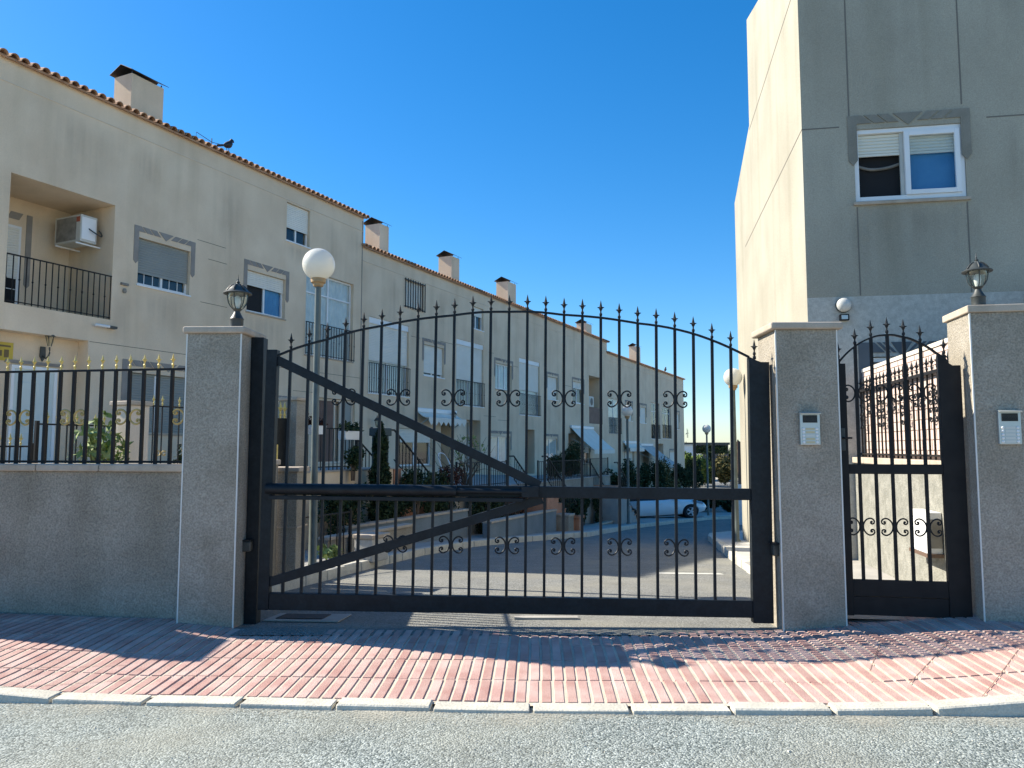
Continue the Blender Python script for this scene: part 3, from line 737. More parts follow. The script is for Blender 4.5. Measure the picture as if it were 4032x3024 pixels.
def block(name, label, t0, t1, zr, zb, holes, ntile, group):
    b = fthing(name, label, 'house block', t0, 0, 0, group); off = (t0, 0, 0)
    wall_holes(t0, t1, zb, zr, holes, .24, off).build('front_wall', M_facade, b)
    # shell behind the front: gables, rear wall, roof
    D_ = 9.2; r_ = D_ / 2; zt = zr + SLOPE * r_
    sh = MB(off)
    for t in (t0, t1):
        sh.add([(t, 0, zb), (t, D_, zb), (t, D_, zr), (t, r_, zt), (t, 0, zr)], [(0, 1, 2, 3, 4)])
    sh.quad((t0, D_, zb), (t1, D_, zb), (t1, D_, zr), (t0, D_, zr))
    sh.build('outer_walls', M_facade, b)
    rf = MB(off)
    rf.add([(t0 - .06, -.10, zr - .03), (t1 + .06, -.10, zr - .03), (t1 + .06, r_, zt + .05), (t0 - .06, r_, zt + .05), (t1 + .06, D_ + .1, zr - .03), (t0 - .06, D_ + .1, zr - .03),
            (t0 - .06, -.10, zr + .012), (t1 + .06, -.10, zr + .012), (t1 + .06, r_, zt + .09), (t0 - .06, r_, zt + .09), (t1 + .06, D_ + .1, zr + .012), (t0 - .06, D_ + .1, zr + .012)],
           [(0, 1, 2, 3), (3, 2, 4, 5), (6, 9, 8, 7), (9, 11, 10, 8), (0, 6, 7, 1), (5, 4, 10, 11), (0, 3, 9, 6), (3, 5, 11, 9), (1, 7, 8, 2), (2, 8, 10, 4)])
    roof = rf.build('roof', M_tile, b)
    n = int((t1 - t0 + .1) / .205); rest = MB(off)
    ang = math.atan(SLOPE)
    for i in range(n + 1):
        x = t0 - .02 + i * (t1 - t0 + .04) / n
        Mx = Matrix.Translation((x, -.15, zr + .004)) @ Matrix.Rotation(ang, 4, 'X') @ Matrix.Rotation(random.uniform(-.02, .02), 4, 'Z') @ Matrix.Rotation(random.uniform(-.06, .06), 4, 'Y')
        if i < ntile: link('roof_tile', TILE, b, Matrix.Translation((-t0, 0, 0)) @ Mx)
        else: rest.add([v.co for v in TILE.vertices], [tuple(p.vertices) for p in TILE.polygons], 0, Mx)
    if rest.v:
        o = rest.build('roof_tile', M_tile, b, smooth=True); o['kind'] = 'stuff'
    # slim string course below the eaves
    MB(off).box(t0 + .002, t1 - .002, -.014, 0, zr - .45, zr - .432).build('string_course', M_facade_l, b)
    return b, off
def chimney(b, off, t, y, zbase, ztop, wt, wy):
    c = MB(off).box(t, t + wt, y, y + wy, zbase, ztop).build('chimney', M_facade, b)
    # small legs and a folded black metal cap
    m = MB(off)
    for a in (t + .03, t + wt - .05):
        for e in (y + .03, y + wy - .05): m.box(a, a + .02, e, e + .02, ztop, ztop + .07)
    e = .08; zc = ztop + .045; zr = zc + .19; yc = y + wy / 2
    m.add([(t - e, y - e, zc), (t + wt + e, y - e, zc), (t + wt + e, yc, zr), (t - e, yc, zr), (t - e, y + wy + e, zc), (t + wt + e, y + wy + e, zc)] +
          [(t - e, y - e, zc + .012), (t + wt + e, y - e, zc + .012), (t + wt + e, yc, zr + .012), (t - e, yc, zr + .012), (t - e, y + wy + e, zc + .012), (t + wt + e, y + wy + e, zc + .012)],
          [(0, 1, 2, 3), (3, 2, 5, 4), (6, 9, 8, 7), (9, 10, 11, 8), (0, 6, 7, 1), (4, 5, 11, 10), (0, 3, 9, 6), (3, 4, 10, 9), (1, 7, 8, 2), (2, 8, 11, 5)], 0)
    m.build('chimney_cap', M_capmetal, c)
ROW = 'terraced house blocks along the driveway'

# ================================================================== BLOCK 1
holes1 = [(-.06, 2.16, 4.15, 6.65, 1.45), (-.11, 1.68, .90, 3.64, .32), (2.78, 4.21, 5.05, 6.11), (6.06, 7.5, 4.98, 6.08), (7.48, 8.46, 7.22, 8.31), (8.35, 10.57, 4.1, 6.55),
          (2.63, 4.75, 1.75, 3.08), (6.3, 7.75, 1.7, 2.62), (8.84, 10.75, .95, 2.90)]
B1, o1 = block('house_block', 'tallest and nearest beige house block with a deep upper balcony on the left', -.38, 11.04, 8.81, -1.5, holes1, 80, ROW)
window(B1, o1, 2.78, 4.21, 5.05, 6.11, shut=.72, shm=M_shutg, sill=2, muntin=True)
surround(B1, o1, 2.78, 4.21, 6.11, 5.50, M_mould, g=.13, w=.12, single=False)
window(B1, o1, 6.06, 7.5, 4.98, 6.08, shut=.33, sill=1, open_left=True, backm=M_bluereflect)  # right pane: sky reflection painted on the backing
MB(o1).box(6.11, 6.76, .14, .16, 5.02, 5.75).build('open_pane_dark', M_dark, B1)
surround(B1, o1, 6.06, 7.5, 6.08, 5.45, M_mould, g=.13, w=.12, single=False)
window(B1, o1, 7.48, 8.46, 7.22, 8.31, shut=.62, sill=2)
window(B1, o1, 8.35, 10.57, 4.1, 6.55, mull=1, bars=(5.95,), backm=M_curtain, sill=1)
railing(B1, o1, 8.33, 10.6, 4.1, 5.05, single=False, y=-.05)
window(B1, o1, 2.63, 4.75, 1.75, 3.08, shut=.97, shm=M_shutg, mull=1, sill=1)
MB(o1).box(3.38, 3.44, .055, .075, 1.78, 3.05).build('shutter_guide', M_white, B1)
surround(B1, o1, 2.63, 4.75, 3.08, 2.35, M_mould, g=.14, w=.13, single=False)
window(B1, o1, 6.3, 7.75, 1.7, 2.62, shut=.9, shm=M_shutg, sill=1)
surround(B1, o1, 6.3, 7.75, 2.62, 2.2, M_mould, g=.12, w=.11)
for a, b_, c, d_ in ((2.7, 4.3, 3.75, 5.0), (5.95, 7.6, 3.9, 4.93), (7.4, 8.5, 6.62, 7.15), (8.3, 10.6, 2.95, 4.05), (5.0, 5.9, 5.2, 8.35), (.2, 2.4, 6.7, 8.3), (10.2, 11.0, 6.7, 8.35), (2.5, 3.3, 6.5, 8.3), (8.9, 9.9, 6.65, 8.3), (2.2, 2.7, 3.2, 4.9)):
    stain(B1, o1, a, b_, c, d_)
# ground floor brown door set
d = MB(o1); frame_ring(d, 8.85, 10.74, .96, 2.89, .08, .13, .06, (9.85, 10.12)); d = d.build('door', M_facade_l, B1)
m = MB(o1)
for k in range(9): m.box(8.92 + k * .098, 9.01 + k * .098, .09, .11, .97, 2.82)
m.build('door_slat', M_brown, d)
MB(o1).box(10.18, 10.67, .10, .11, 1.02, 2.82).build('pane', M_shutg, d)
# balcony inside the recess: back wall with door, railing
yb = 1.45
f = MB(o1); frame_ring(f, -.04, 1.05, 4.16, 6.05, yb - .06, yb - .01, .06, (.42,)); f = f.build('balcony_door', M_white, B1)
shutter(f, o1, .0, 1.0, 4.95, 6.0, yb - .075, M_shutw)
MB(o1).box(.02, .40, yb - .045, yb - .03, 4.2, 4.95).build('pane', M_curtain, f)
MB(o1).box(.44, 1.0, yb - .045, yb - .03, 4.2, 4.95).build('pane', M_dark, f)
m = MB(o1); m.box(.7, .715, yb - .06, yb - .045, 4.2, 4.95)
for z in (4.45, 4.7): m.box(.44, 1.0, yb - .06, yb - .045, z, z + .014)
m.build('muntin', M_white, f)
m = MB(o1)
m.prism([(1.18, 6.35), (1.18, 4.85), (1.24, 4.78), (1.30, 4.85), (1.30, 6.35)], 'y', yb - .014, yb - .001)
for k in range(3): m.prism([(.85 - k * .3, 6.35), (1.1 - k * .3, 6.35), (1.02 - k * .3, 6.2), (.77 - k * .3, 6.2)], 'y', yb - .014, yb - .001)
m.prism([(-.05, 6.35), (.1, 6.35), (-.02, 6.12)], 'y', yb - .014, yb - .001)
m.build('window_surround', M_mould, B1)
railing(B1, o1, -.06, 2.16, 4.16, 5.1, single=False, y=.02, step=.128)
# porch door
yp = .32
f = MB(o1); frame_ring(f, .30, 1.22, .95, 3.02, yp - .07, yp - .005, .06); f = f.build('front_door', M_white, B1)
MB(o1).box(.36, 1.16, yp - .05, yp - .02, .96, 2.96).build('door_leaf', M_door, f)
for (a, b_, c, d_) in ((.43, .72, 1.1, 1.7), (.80, 1.09, 1.1, 1.7), (.43, .72, 1.85, 2.7), (.80, 1.09, 1.85, 2.7)):
    MB(o1).box(a, b_, yp - .062, yp - .05, c, d_).build('door_panel', M_door, f, bevel=.008)
MB(o1).box(.2, 1.36, yp - .03, yp - .002, 3.06, 3.12).build('lintel', M_mould, B1)
m = MB(o1)
for z, a, b_ in ((3.62, 1.7, 11.0), (6.05, 4.75, 5.35), (4.95, 4.55, 5.4), (6.45, 4.4, 5.3), (3.02, 7.9, 8.8)): m.box(a, b_, -.004, 0, z, z + .012)
m.build('wall_joint', M_joint, B1)
for a in (11.0,): MB(o1).box(a - .03, a, -.012, 0, .9, 8.7).build('downpipe', M_mould, B1)
chimney(B1, o1, 3.12, .9, 8.9, 10.26, .9, .6)

# ================================================================== BLOCK 2
W2 = [  # t0,t1,z0,z1,kind,shut
    (13.5, 14.7, 6.36, 7.31, 'grille', 0), (11.42, 13.78, 3.2, 5.68, 'bal', .56), (14.76, 16.2, 4.05, 5.18, 'win', .88), (17.15, 19.45, 3.11, 5.7, 'bal', .60),
    (18.4, 19.44, 6.29, 7.21, 'win', .38), (20.55, 22.22, 3.97, 5.09, 'curt', 0), (23.0, 25.38, 2.95, 5.57, 'bal', .55), (26.34, 27.72, 3.86, 5.0, 'win', 1.),
    (29.88, 31.6, 3.87, 5.03, 'win', .3), (32.48, 34.85, 2.82, 5.57, 'recess', 0),
    (13.2, 15.4, .8, 2.10, 'win', .35), (18.0, 19.2, .42, 2.55, 'door', 0), (20.05, 22.07, .72, 1.94, 'curt', 0), (23.72, 24.75, .22, 2.29, 'door', 0), (25.98, 27.65, .65, 1.90, 'curt', 0),
    (29.2, 30.2, .1, 2.2, 'door', 0), (31.2, 32.6, .55, 1.8, 'win', .5), (16.0, 16.9, .6, 2.45, 'door', 0)]
hol = [(a, b, c, d) + ((1.2,) if k == 'recess' else (.55,) if k == 'door' else ()) for a, b, c, d, k, s in W2]
B2, o2 = block('house_block', 'middle beige house block whose roof steps down behind the large globe lamp', 11.04, 35.8, 7.86, -2.5, hol, 70, ROW)
for a, b, c, d, k, s in W2:
    if k == 'win':
        window(B2, o2, a, b, c, d, shut=s, sill=2 if c > 3 else 1)
    elif k == 'curt':
        window(B2, o2, a, b, c, d, backm=M_curtain, sill=1, mull=2 if c > 3 else 1)
    elif k == 'grille':
        window(B2, o2, a, b, c, d, shut=1., sill=0)
        g = MB(o2)
        for i in range(9): u = a - .04 + (b - a + .08) * i / 8; g.box(u - .012, u + .012, -.06, -.036, c - .05, d + .05)
        for z in (c, d): g.box(a - .05, b + .05, -.058, -.038, z - .012, z + .012)
        for u in (a - .05, b + .05):
            for z in (c, d): g.box(u - .01, u + .01, -.06, .0, z - .01, z + .01)
        g.build('window_grille', M_iron2, B2)
    elif k == 'bal':
        window(B2, o2, a, b, c, d, shut=s, sill=2, name='balcony_door', backm=M_shutw if a < 12 else (M_curtain if a > 20 else M_shutw))
        railing(B2, o2, a - .02, b + .02, c, c + .98, single=a > 22, y=-.05)
        MB(o2).box(a, b, .03, .065, d - .2, d - .004).build('shutter_box', M_white, B2)
    elif k == 'door':
        f = MB(o2); frame_ring(f, a + .03, b - .03, c, d - .02, .50, .545, .06); f = f.build('front_door', M_white if a < 20 else M_brown, B2)
        MB(o2).box(a + .08, b - .08, .51, .53, c + .03, d - .08).build('door_leaf', M_shutg if a < 20 else M_brown, f)
    if k in ('win', 'curt') and b - a < 2.1 and not (18.3 < a < 18.5):
        surround(B2, o2, a, b, d, d - .62, M_mould, g=.11, w=.11)
for a, b, c, d, k, s in W2:
    if c > 2.5: stain(B2, o2, a - .1, b + .1, c - 1.25, c - .05)
for t in (12.4, 15.6, 16.4, 20.0, 21.4, 24.6, 25.7, 28.3, 31.9): stain(B2, o2, t, t + .75, 4.6, 7.4)
# recess balcony lower solid panel
MB(o2).box(32.49, 34.84, -.004, .03, 2.82, 3.75).build('balcony_panel', M_brown, B2)
m = MB(o2)
for z, a, b in ((5.42, 15.9, 17.1), (5.35, 13.9, 14.5), (5.46, 19.9, 20.4), (5.1, 22.3, 22.9), (2.75, 19.5, 20.6), (2.62, 20.8, 21.9), (2.6, 14.5, 15.9), (4.7, 28.6, 29.6)): m.box(a, b, -.004, 0, z, z + .015)
m.build('wall_joint', M_joint, B2)
for t, w in ((13.2, .56), (18.29, .66), (23.68, .9), (34.6, 1.0)): chimney(B2, o2, t, .9, 7.9, 9.34 if t < 33 else 8.95, w, .62)

# ================================================================== BLOCK 3
W3 = [(35.95, 38.5, 2.31, 4.49, 'bal', .1), (39.52, 41.05, 3.22, 4.28, 'win', .95), (42.92, 44.5, 3.16, 4.27, 'win', 1.), (45.8, 48.2, 2.1, 4.75, 'tall', 0),
      (49.05, 51.7, 2.15, 4.6, 'tall', 0), (53.05, 54.65, 2.96, 4.22, 'win', .9), (39.3, 41.2, .0, 1.2, 'win', .5), (47.5, 49.2, -.4, 1.75, 'door', 0), (51.2, 53, -.1, 1.1, 'win', 1), (43.6, 45.0, -.2, 1.6, 'door', 0)]
B3, o3 = block('house_block', 'farthest beige house block at the right end of the row', 35.8, 56.35, 7.22, -3, [(a, b, c, d) + ((.5,) if k == 'door' else ()) for a, b, c, d, k, s in W3], 0, ROW)
for a, b, c, d, k, s in W3:
    if k == 'win':
        window(B3, o3, a, b, c, d, shut=s, sill=2); surround(B3, o3, a, b, d, d - .7, M_mould, g=.14, w=.13)
    elif k == 'bal':
        window(B3, o3, a, b, c, d, name='balcony_door', backm=M_curtain, sill=0); railing(B3, o3, a, b, c, c + 1., y=-.05)
    elif k == 'tall':
        window(B3, o3, a, b, c, d, name='balcony_door', bars=(4.1,), backm=M_dark, sill=2); railing(B3, o3, a, b, c, c + 1.05, y=-.05)
    else:
        f = MB(o3); frame_ring(f, a + .02, b - .02, c, d - .02, .45, .49, .06); f = f.build('front_door', M_brown, B3)
        MB(o3).box(a + .07, b - .07, .46, .47, c + .03, d - .08).build('door_leaf', M_brown, f)
chimney(B3, o3, 45.5, .9, 7.3, 8.85, .9, .6)

# ---- things fixed to or sitting on the houses
ac = fthing('air_conditioner', 'pale stained air conditioner hung on the side wall of the deep upper balcony', 'air conditioner', 2.0, -.75, 5.78)
MB().box(-.38, .0, -.42, .42, 0, .58).build('casing', M_acw, ac, bevel=.012)
MB().box(-.386, -.376, -.28, .36, .04, .54).build('side_panel', M_acd, ac)
MB().box(-.36, -.04, -.434, -.42, .05, .53).build('service_cover', M_white, ac, bevel=.01)
MB().box(-.389, -.382, -.40, -.29, .42, .53).build('sticker', M_red, ac)
MB().box(-.42, .14, -.36, -.33, -.05, -.02).build('bracket', M_white, ac); MB().box(-.42, .14, .30, .33, -.05, -.02).build('bracket', M_white, ac)
MB().tube(catmull([(-.2, -.43, .3), (-.1, -.5, .22), (.05, -.5, .18), (.1, -.42, .26), (.06, -.4, .32), (.14, -.35, .3)], 4), .014, 6).build('hose', M_lantern, ac)
ac = fthing('air_conditioner', 'small pale air conditioner in the far dark balcony recess', 'air conditioner', 33.2, -.3, 2.85)
MB().box(-.4, .4, -.2, .12, .93, 1.55).build('casing', M_acw, ac, bevel=.02)
MB().lathe([(.2, 0), (.22, .012), (.05, .02)], 16, (0, 0, 0), 0, Matrix.Translation((0, -.2, 1.24)) @ Matrix.Rotation(R(90), 4, 'X')).build('fan_grille', M_lantern, ac)
def wall_lantern(label, t, n, z, grp):
    w = fthing('wall_lantern', label, 'lantern', t, n, z, grp)
    MB().prism([(-.05, .0), (.05, 0), (.06, -.2), (0, -.3), (-.06, -.2)], 'y', -.03, 0).build('back_plate', M_lantern, w, bevel=.006)
    MB().tube(catmull([(0, -.02, -.18), (0, -.12, -.24), (0, -.22, -.16), (0, -.22, -.02)], 4), .014, 6).build('arm', M_lantern, w)
    MB().lathe([(.03, 0), (.055, .06), (.075, .2)], 10, (0, -.22, 0)).build('glass', M_clear, w)
    for k in range(5):
        a = k * 1.2566; MB().tube([(.034 * math.cos(a), -.22 + .034 * math.sin(a), 0), (.078 * math.cos(a), -.22 + .078 * math.sin(a), .2)], .007, 4).build('rib', M_lantern, w)
    MB().lathe([(.10, .195), (.10, .21), (.04, .29), (.015, .31), (.018, .33), (.003, .38)], 12, (0, -.22, 0)).build('roof', M_lantern, w)
WL = 'wall lanterns on the house fronts'
wall_lantern('black wall lantern above the white front door in the nearest porch', .92, -.31, 3.44, WL)
wall_lantern('black wall lantern behind the tall cypress beside a pale porch', 11.6, .02, 2.1, WL)
wall_lantern('black wall lantern on the house front above the leafless shrub', 16.6, .02, 2.5, WL)
sg = fthing('wall_sign', 'small yellow sign on the porch wall at the left edge of the picture', 'sign', .17, -.31, 3.22)
MB().box(-.2, .17, -.012, 0, -.13, .22).build('plate', M_yellow, sg)
m = MB()
m.box(-.15, .12, -.016, -.012, .13, .165); m.box(.0, .09, -.016, -.012, -.07, .08); m.box(-.17, -.04, -.016, -.012, -.05, .06)
m.build('print', M_signdark, sg)
fl = fthing('outdoor_light', 'slim white tube light under the nearest balcony', 'light', 1.95, .02, 3.98)
MB().tube([(-.2, -.08, 0), (.12, -.08, 0)], .03, 10).build('tube', M_white, fl, smooth=True)
MB().box(.12, .3, -.1, 0, -.025, .025).build('bracket', M_lantern, fl)
cb = fthing('cable_bracket', 'small rusty pipe bracket on the wall left of the first upper window', 'bracket', 2.45, .0, 4.9)
MB().box(-.09, .09, -.05, 0, .05, .10).build('arm', M_acd, cb); MB().lathe([(.03, -.12), (.045, -.08), (.03, -.02)], 8, (0, -.03, 0)).build('cap', M_acd, cb)
# bird and aerial on the first roof
bd = fthing('bird', 'dark bird perched on the roof edge of the nearest block', 'bird', 5.2, .05, 8.93)
m = MB(); m.tube([(-.17, 0, .10), (-.12, 0, .12), (-.04, 0, .15), (.04, 0, .19), (.09, 0, .25), (.11, 0, .30), (.13, 0, .33), (.17, 0, .325), (.22, 0, .30)], [.012, .03, .075, .09, .07, .045, .05, .035, .004], 10)
m.tube([(-.32, 0, .04), (-.15, 0, .11)], [.03, .03], 6); m.tube([(0, .02, 0), (.0, .02, .12)], .008, 4); m.tube([(.03, -.02, 0), (.03, -.02, .12)], .008, 4)
m.build('body', M_bird, bd, smooth=True)
bd = fthing('bird', 'tiny dark bird perched on the roof of the farthest block', 'bird', 50.2, .0, 7.33)
m = MB(); m.tube([(-.2, 0, .06), (-.08, 0, .12), (.04, 0, .2), (.09, 0, .3), (.12, 0, .36), (.22, 0, .34)], [.02, .08, .1, .06, .06, .005], 8); m.build('body', M_bird, bd, smooth=True)
an = fthing('tv_aerial', 'thin wire television aerial behind the bird on the nearest roof', 'aerial', 5.2, -.5, 8.95)
m = MB(); m.tube([(0, 0, 0), (0, 0, .42)], .012, 5)
for sx in (-1, 1):
    m.tube([(0, 0, .32), (sx * .5, 0, .40), (sx * .5, 0, .14), (sx * .12, 0, .16)], .008, 4)
m.build('frame', M_lantern, an)
an = fthing('tv_aerial', 'small television aerial at the far right end of the house row', 'aerial', 56.5, .1, 2.6)
m = MB(); m.tube([(0, 0, 0), (.5, 0, .1)], .03, 5); m.tube([(.5, 0, -.3), (.5, 0, .5)], .02, 4); m.tube([(.8, 0, -.3), (.8, 0, .4)], .02, 4); m.tube([(.5, 0, .1), (1.2, 0, .1)], .02, 4); m.build('frame', M_lantern, an)
# awnings
def awning(label, t0, t1, n1, z0, z1, mtl, scallop=False, val=.22):
    a = fthing('awning', label, 'awning', t0, 0, z0, 'awnings on the house fronts'); w = t1 - t0
    m = MB(); th = .02; dz = z1 - z0; k = 10
    for i in range(k):
        u0, u1 = i / k, (i + 1) / k
        def P(u, s): return s, -.08 - (n1 - .08) * u, dz * u - .06 * math.sin(math.pi * u)
        for i2 in range(1): pass
        p0, p1, p2, p3 = P(u0, 0), P(u0, w), P(u1, w), P(u1, 0)
        m.add([p0, p1, p2, p3] + [(p[0], p[1], p[2] - th) for p in (p0, p1, p2, p3)], [(0, 1, 2, 3), (7, 6, 5, 4), (0, 4, 5, 1), (1, 5, 6, 2), (2, 6, 7, 3), (3, 7, 4, 0)])
    m.build('canopy', mtl, a)
    v = MB(); nn = 8
    for i in range(nn):
        x0, x1 = w * i / nn, w * (i + 1) / nn; c = (x0 + x1) / 2
        pts = [(x0, dz), (x1, dz), (x1, dz - val * (.45 if scallop else .95)), (c, dz - val), (x0, dz - val * (.45 if scallop else .95))]
        v.prism(pts, 'y', -n1 - .012, -n1)
    v.build('valance', mtl, a)
    MB().box(-.05, w + .05, -.13, .0, -.02, .13).build('roller_box', M_white, a, bevel=.02)
    for x in (.05, w - .05): MB().tube([(x, -.02, -.55), (x, -n1 + .03, dz - .03)], .02, 6).build('arm', M_alu, a)
awning('short rolled white awning with scalloped edge over the first ground-floor window', 14.25, 16.96, .55, 2.72, 2.50, M_awn, True, .28)
awning('long sloping white awning over a terrace in the middle of the row', 29.45, 32.9, 1.35, 2.5, 1.34, M_awn)
awning('grey sloping awning on the farthest block', 42.7, 45.8, 1.9, 1.6, .27, M_awng)
awning('pale small rolled awning above the lower window of the farthest block', 38.9, 42.3, .45, 1.75, 1.45, M_awn, False, .25)

# ================================================================== RIGHT-HAND BUILDING
rb = thing('corner_house', 'tall pale rendered house on the right with one white upper window', 'house', RO, (0, 0, RROT))
Hf = 8.2
hr = [(.63, 1.94, 4.54, 5.50), (.64, 1.56, 1.5, 2.56)]
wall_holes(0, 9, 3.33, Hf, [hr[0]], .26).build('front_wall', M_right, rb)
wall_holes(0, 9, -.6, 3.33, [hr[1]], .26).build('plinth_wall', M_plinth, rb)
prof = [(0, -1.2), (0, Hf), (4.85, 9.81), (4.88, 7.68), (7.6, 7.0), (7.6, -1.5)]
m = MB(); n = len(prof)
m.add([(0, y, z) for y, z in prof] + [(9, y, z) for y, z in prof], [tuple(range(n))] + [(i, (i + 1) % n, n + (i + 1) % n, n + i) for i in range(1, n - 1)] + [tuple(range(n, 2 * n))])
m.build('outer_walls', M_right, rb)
m = MB()
m.box(-.003, 0, .0, 5.9, 5.54, 5.556); m.box(-.003, 0, .0, 4.85, 7.58, 7.6); m.box(0, .46, -.003, 0, 5.54, 5.556); m.box(2.2, 9, -.003, 0, 5.54, 5.556)
m.box(.575, .592, -.003, 0, 5.56, 8.2); m.box(1.915, 1.932, -.003, 0, 5.74, 8.2)
m.box(.635, .65, -.003, 0, 3.34, 4.48); m.box(1.925, 1.94, -.003, 0, 3.34, 4.48)
m.build('wall_joint', M_joint, rb)
# upper window: white sliding frame, left leaf open on a dark room, right leaf glazed
f = MB(); frame_ring(f, .632, 1.938, 4.56, 5.498, .02, .09, .055); f = f.build('window', M_white, rb, bevel=.004)
sf = MB(); frame_ring(sf, 1.235, 1.885, 4.615, 5.44, .0, .045, .06); sf.build('sliding_sash', M_white, f, bevel=.004)
MB().box(1.29, 1.83, .018, .024, 4.67, 5.39).build('pane', M_glass, f)
MB().box(1.19, 1.24, .05, .08, 4.61, 5.44).build('rear_sash_edge', M_acw, f)
shutter(f, (0, 0, 0), .69, 1.88, 5.18, 5.44, .062, M_shutc, .042)
MB().box(.69, 1.88, .14, .145, 4.6, 5.2).build('dark_interior', M_dark, f)
MB().box(1.26, 1.86, .105, .11, 4.62, 5.2).build('pane_backing', M_bluereflect, f)  # no cloth: sheet coloured with the sky reflection of the right pane
m = MB(); m.tube(catmull([(.70, .12, 5.05), (.85, .11, 5.0), (1.05, .11, 5.01), (1.22, .12, 5.06)], 4), .02, 6); m.build('curtain_swag', M_acd, f)
MB().box(.60, 1.97, -.04, .1, 4.50, 4.542).build('sill', M_cap, f, bevel=.006)
surround(rb, (0, 0, 0), .63, 1.94, 5.50, 5.02, M_mould_r, g=.07, w=.11, single=False)
for a, b_, c, d_ in ((.55, .82, 3.36, 4.48), (1.75, 2.1, 3.36, 4.48), (.7, 1.9, 3.7, 4.48), (.62, 1.9, 6.0, 8.15), (2.0, 3.2, 6.2, 8.15), (.05, .55, 6.3, 8.1), (2.2, 3.0, 3.6, 5.5), (.02, .5, 4.0, 5.5)): stain(rb, (0, 0, 0), a, b_, c, d_)
# lower window seen above the pedestrian gate
f = MB(); frame_ring(f, .645, 1.555, 1.51, 2.55, .04, .10, .05, (1.10,)); f = f.build('window', M_white, rb)
for a, b_ in ((.69, 1.07), (1.13, 1.51)):
    MB().box(a, b_, .07, .075, 1.55, 2.5).build('pane', M_glass, f)
m = MB()
for a, b_ in ((.69, 1.07), (1.13, 1.51)):
    w = b_ - a; c = (a + b_) / 2
    m.beam((a, .05, 2.28), (c, .05, 2.12), .02, .012); m.beam((c, .05, 2.12), (b_, .05, 2.28), .02, .012); m.beam((a, .05, 2.0), (c, .05, 2.16), .02, .012); m.beam((c, .05, 2.16), (b_, .05, 2.0), .02, .012)
m.build('window_grille', M_white, f)
MB().box(.66, 1.54, .19, .195, 1.5, 2.54).build('dark_interior', M_brown, f)
surround(rb, (0, 0, 0), .64, 1.56, 2.56, 1.9, M_moulddk, g=.05, w=.13, single=False)
def rp(x, y, z): 
    return RO + Vector((math.cos(RA), -math.sin(RA), 0)) * x + Vector((math.sin(RA), math.cos(RA), 0)) * y + Vector((0, 0, z))
bl = thing('bulkhead_light', 'round white bulkhead light on the right house above the pillar', 'light', rp(.43, -.01, 3.22), (0, 0, RROT))
MB().lathe([(.095, 0), (.095, .025), (.085, .03)], 20, (0, 0, 0), 0, Matrix.Rotation(R(90), 4, 'X')).build('back_ring', M_lantern, bl)
MB().lathe([(.09, .02), (.09, .045), (.075, .075), (.045, .095), (.01, .10)], 20, (0, 0, 0), 0, Matrix.Rotation(R(90), 4, 'X')).build('diffuser', M_globe, bl, smooth=True)
fl = thing('floodlight', 'small square black-framed floodlight below the round light on the right house', 'light', rp(.43, -.01, 3.06), (0, 0, RROT))
MB().box(-.055, .055, -.05, 0, -.038, .04).build('body', M_iron2, fl, bevel=.004); MB().box(-.038, .038, -.054, -.05, -.024, .026).build('lens', M_alu, fl)
aw = thing('awning', 'corner of a white awning on the right house at the right edge of the picture', 'awning', rp(3.0, 0, 3.4), (0, 0, RROT))
m = MB(); a_, b_, c_, d_ = (-.3, -.03, .08), (2.5, -.03, .08), (2.5, -1.6, -.55), (-.42, -1.6, -.55)
m.add([a_, b_, c_, d_] + [(p[0], p[1], p[2] - .03) for p in (a_, b_, c_, d_)], [(0, 1, 2, 3), (7, 6, 5, 4), (0, 4, 5, 1), (1, 5, 6, 2), (2, 6, 7, 3), (3, 7, 4, 0)]); m.build('canopy', M_awn, aw)
MB().box(-.3, 2.5, -.12, 0, .08, .22).build('roller_box', M_white, aw); MB().box(-.42, 2.5, -1.61, -1.585, -.72, -.555).build('valance', M_awn, aw)

# ---- garden wall behind the pedestrian gate: coping, fence and pink screen wall
gw = thing('garden_wall', 'sunlit rough wall with stone coping behind the pedestrian gate', 'wall', (3.7, 6.5, 0), (0, 0, RROT))
MB().box(0, .2, -.1, 3.14, -.3, 1.24).build('wall_body', M_inner, gw)
for i in range(6): MB().box(-.03, .23, -.1 + i * .54, -.1 + (i + 1) * .54 - .008, 1.24, 1.31).build('coping_stone', M_cap, gw, bevel=.008)
gf = thing('iron_fence', 'black iron fence with scrolls on the sunlit garden wall behind the pedestrian gate', 'fence', (3.7, 6.5, 1.31), (0, 0, RROT))
MB().box(.085, .115, -.05, 3.2, .80, .83).build('top_rail', M_iron2, gf); MB().box(.085, .115, -.05, 3.2, .03, .05).build('bottom_rail', M_iron2, gf)
GB = MB().box(.092, .108, -.007, .007, 0, .81).mesh('bar', M_iron2)
for i in range(24):
    b = link('bar', GB, gf, Matrix.Translation((0, -.02 + i * .136, 0))); link('finial', SPEAR, b, Matrix.Translation((.1, 0, .825)))
for i in (2, 5, 8, 11, 14, 17, 20, 23):
    for sg_ in (1, -1):
        link('scroll', SCR, gf, Matrix.Translation((.1, -.02 + i * .136 - sg_ * .012, .58)) @ Matrix.Rotation(R(90), 4, 'Z') @ Matrix.Diagonal((sg_, 1, 1, 1)))
        if i % 2: link('scroll', SCR, gf, Matrix.Translation((.1, -.02 + i * .136 - sg_ * .012, .42)) @ Matrix.Rotation(R(90), 4, 'Z') @ Matrix.Diagonal((sg_, 1, 1, 1)))
pw = thing('screen_wall', 'sunlit pink brick screen wall behind the fence of the garden wall', 'wall', (3.84, 6.5, 0), (0, 0, RROT))
MB().box(.042, .09, -.08, 3.13, 1.30, 2.36).build('wall_core', M_pink, pw)
row = 0; z = 1.3
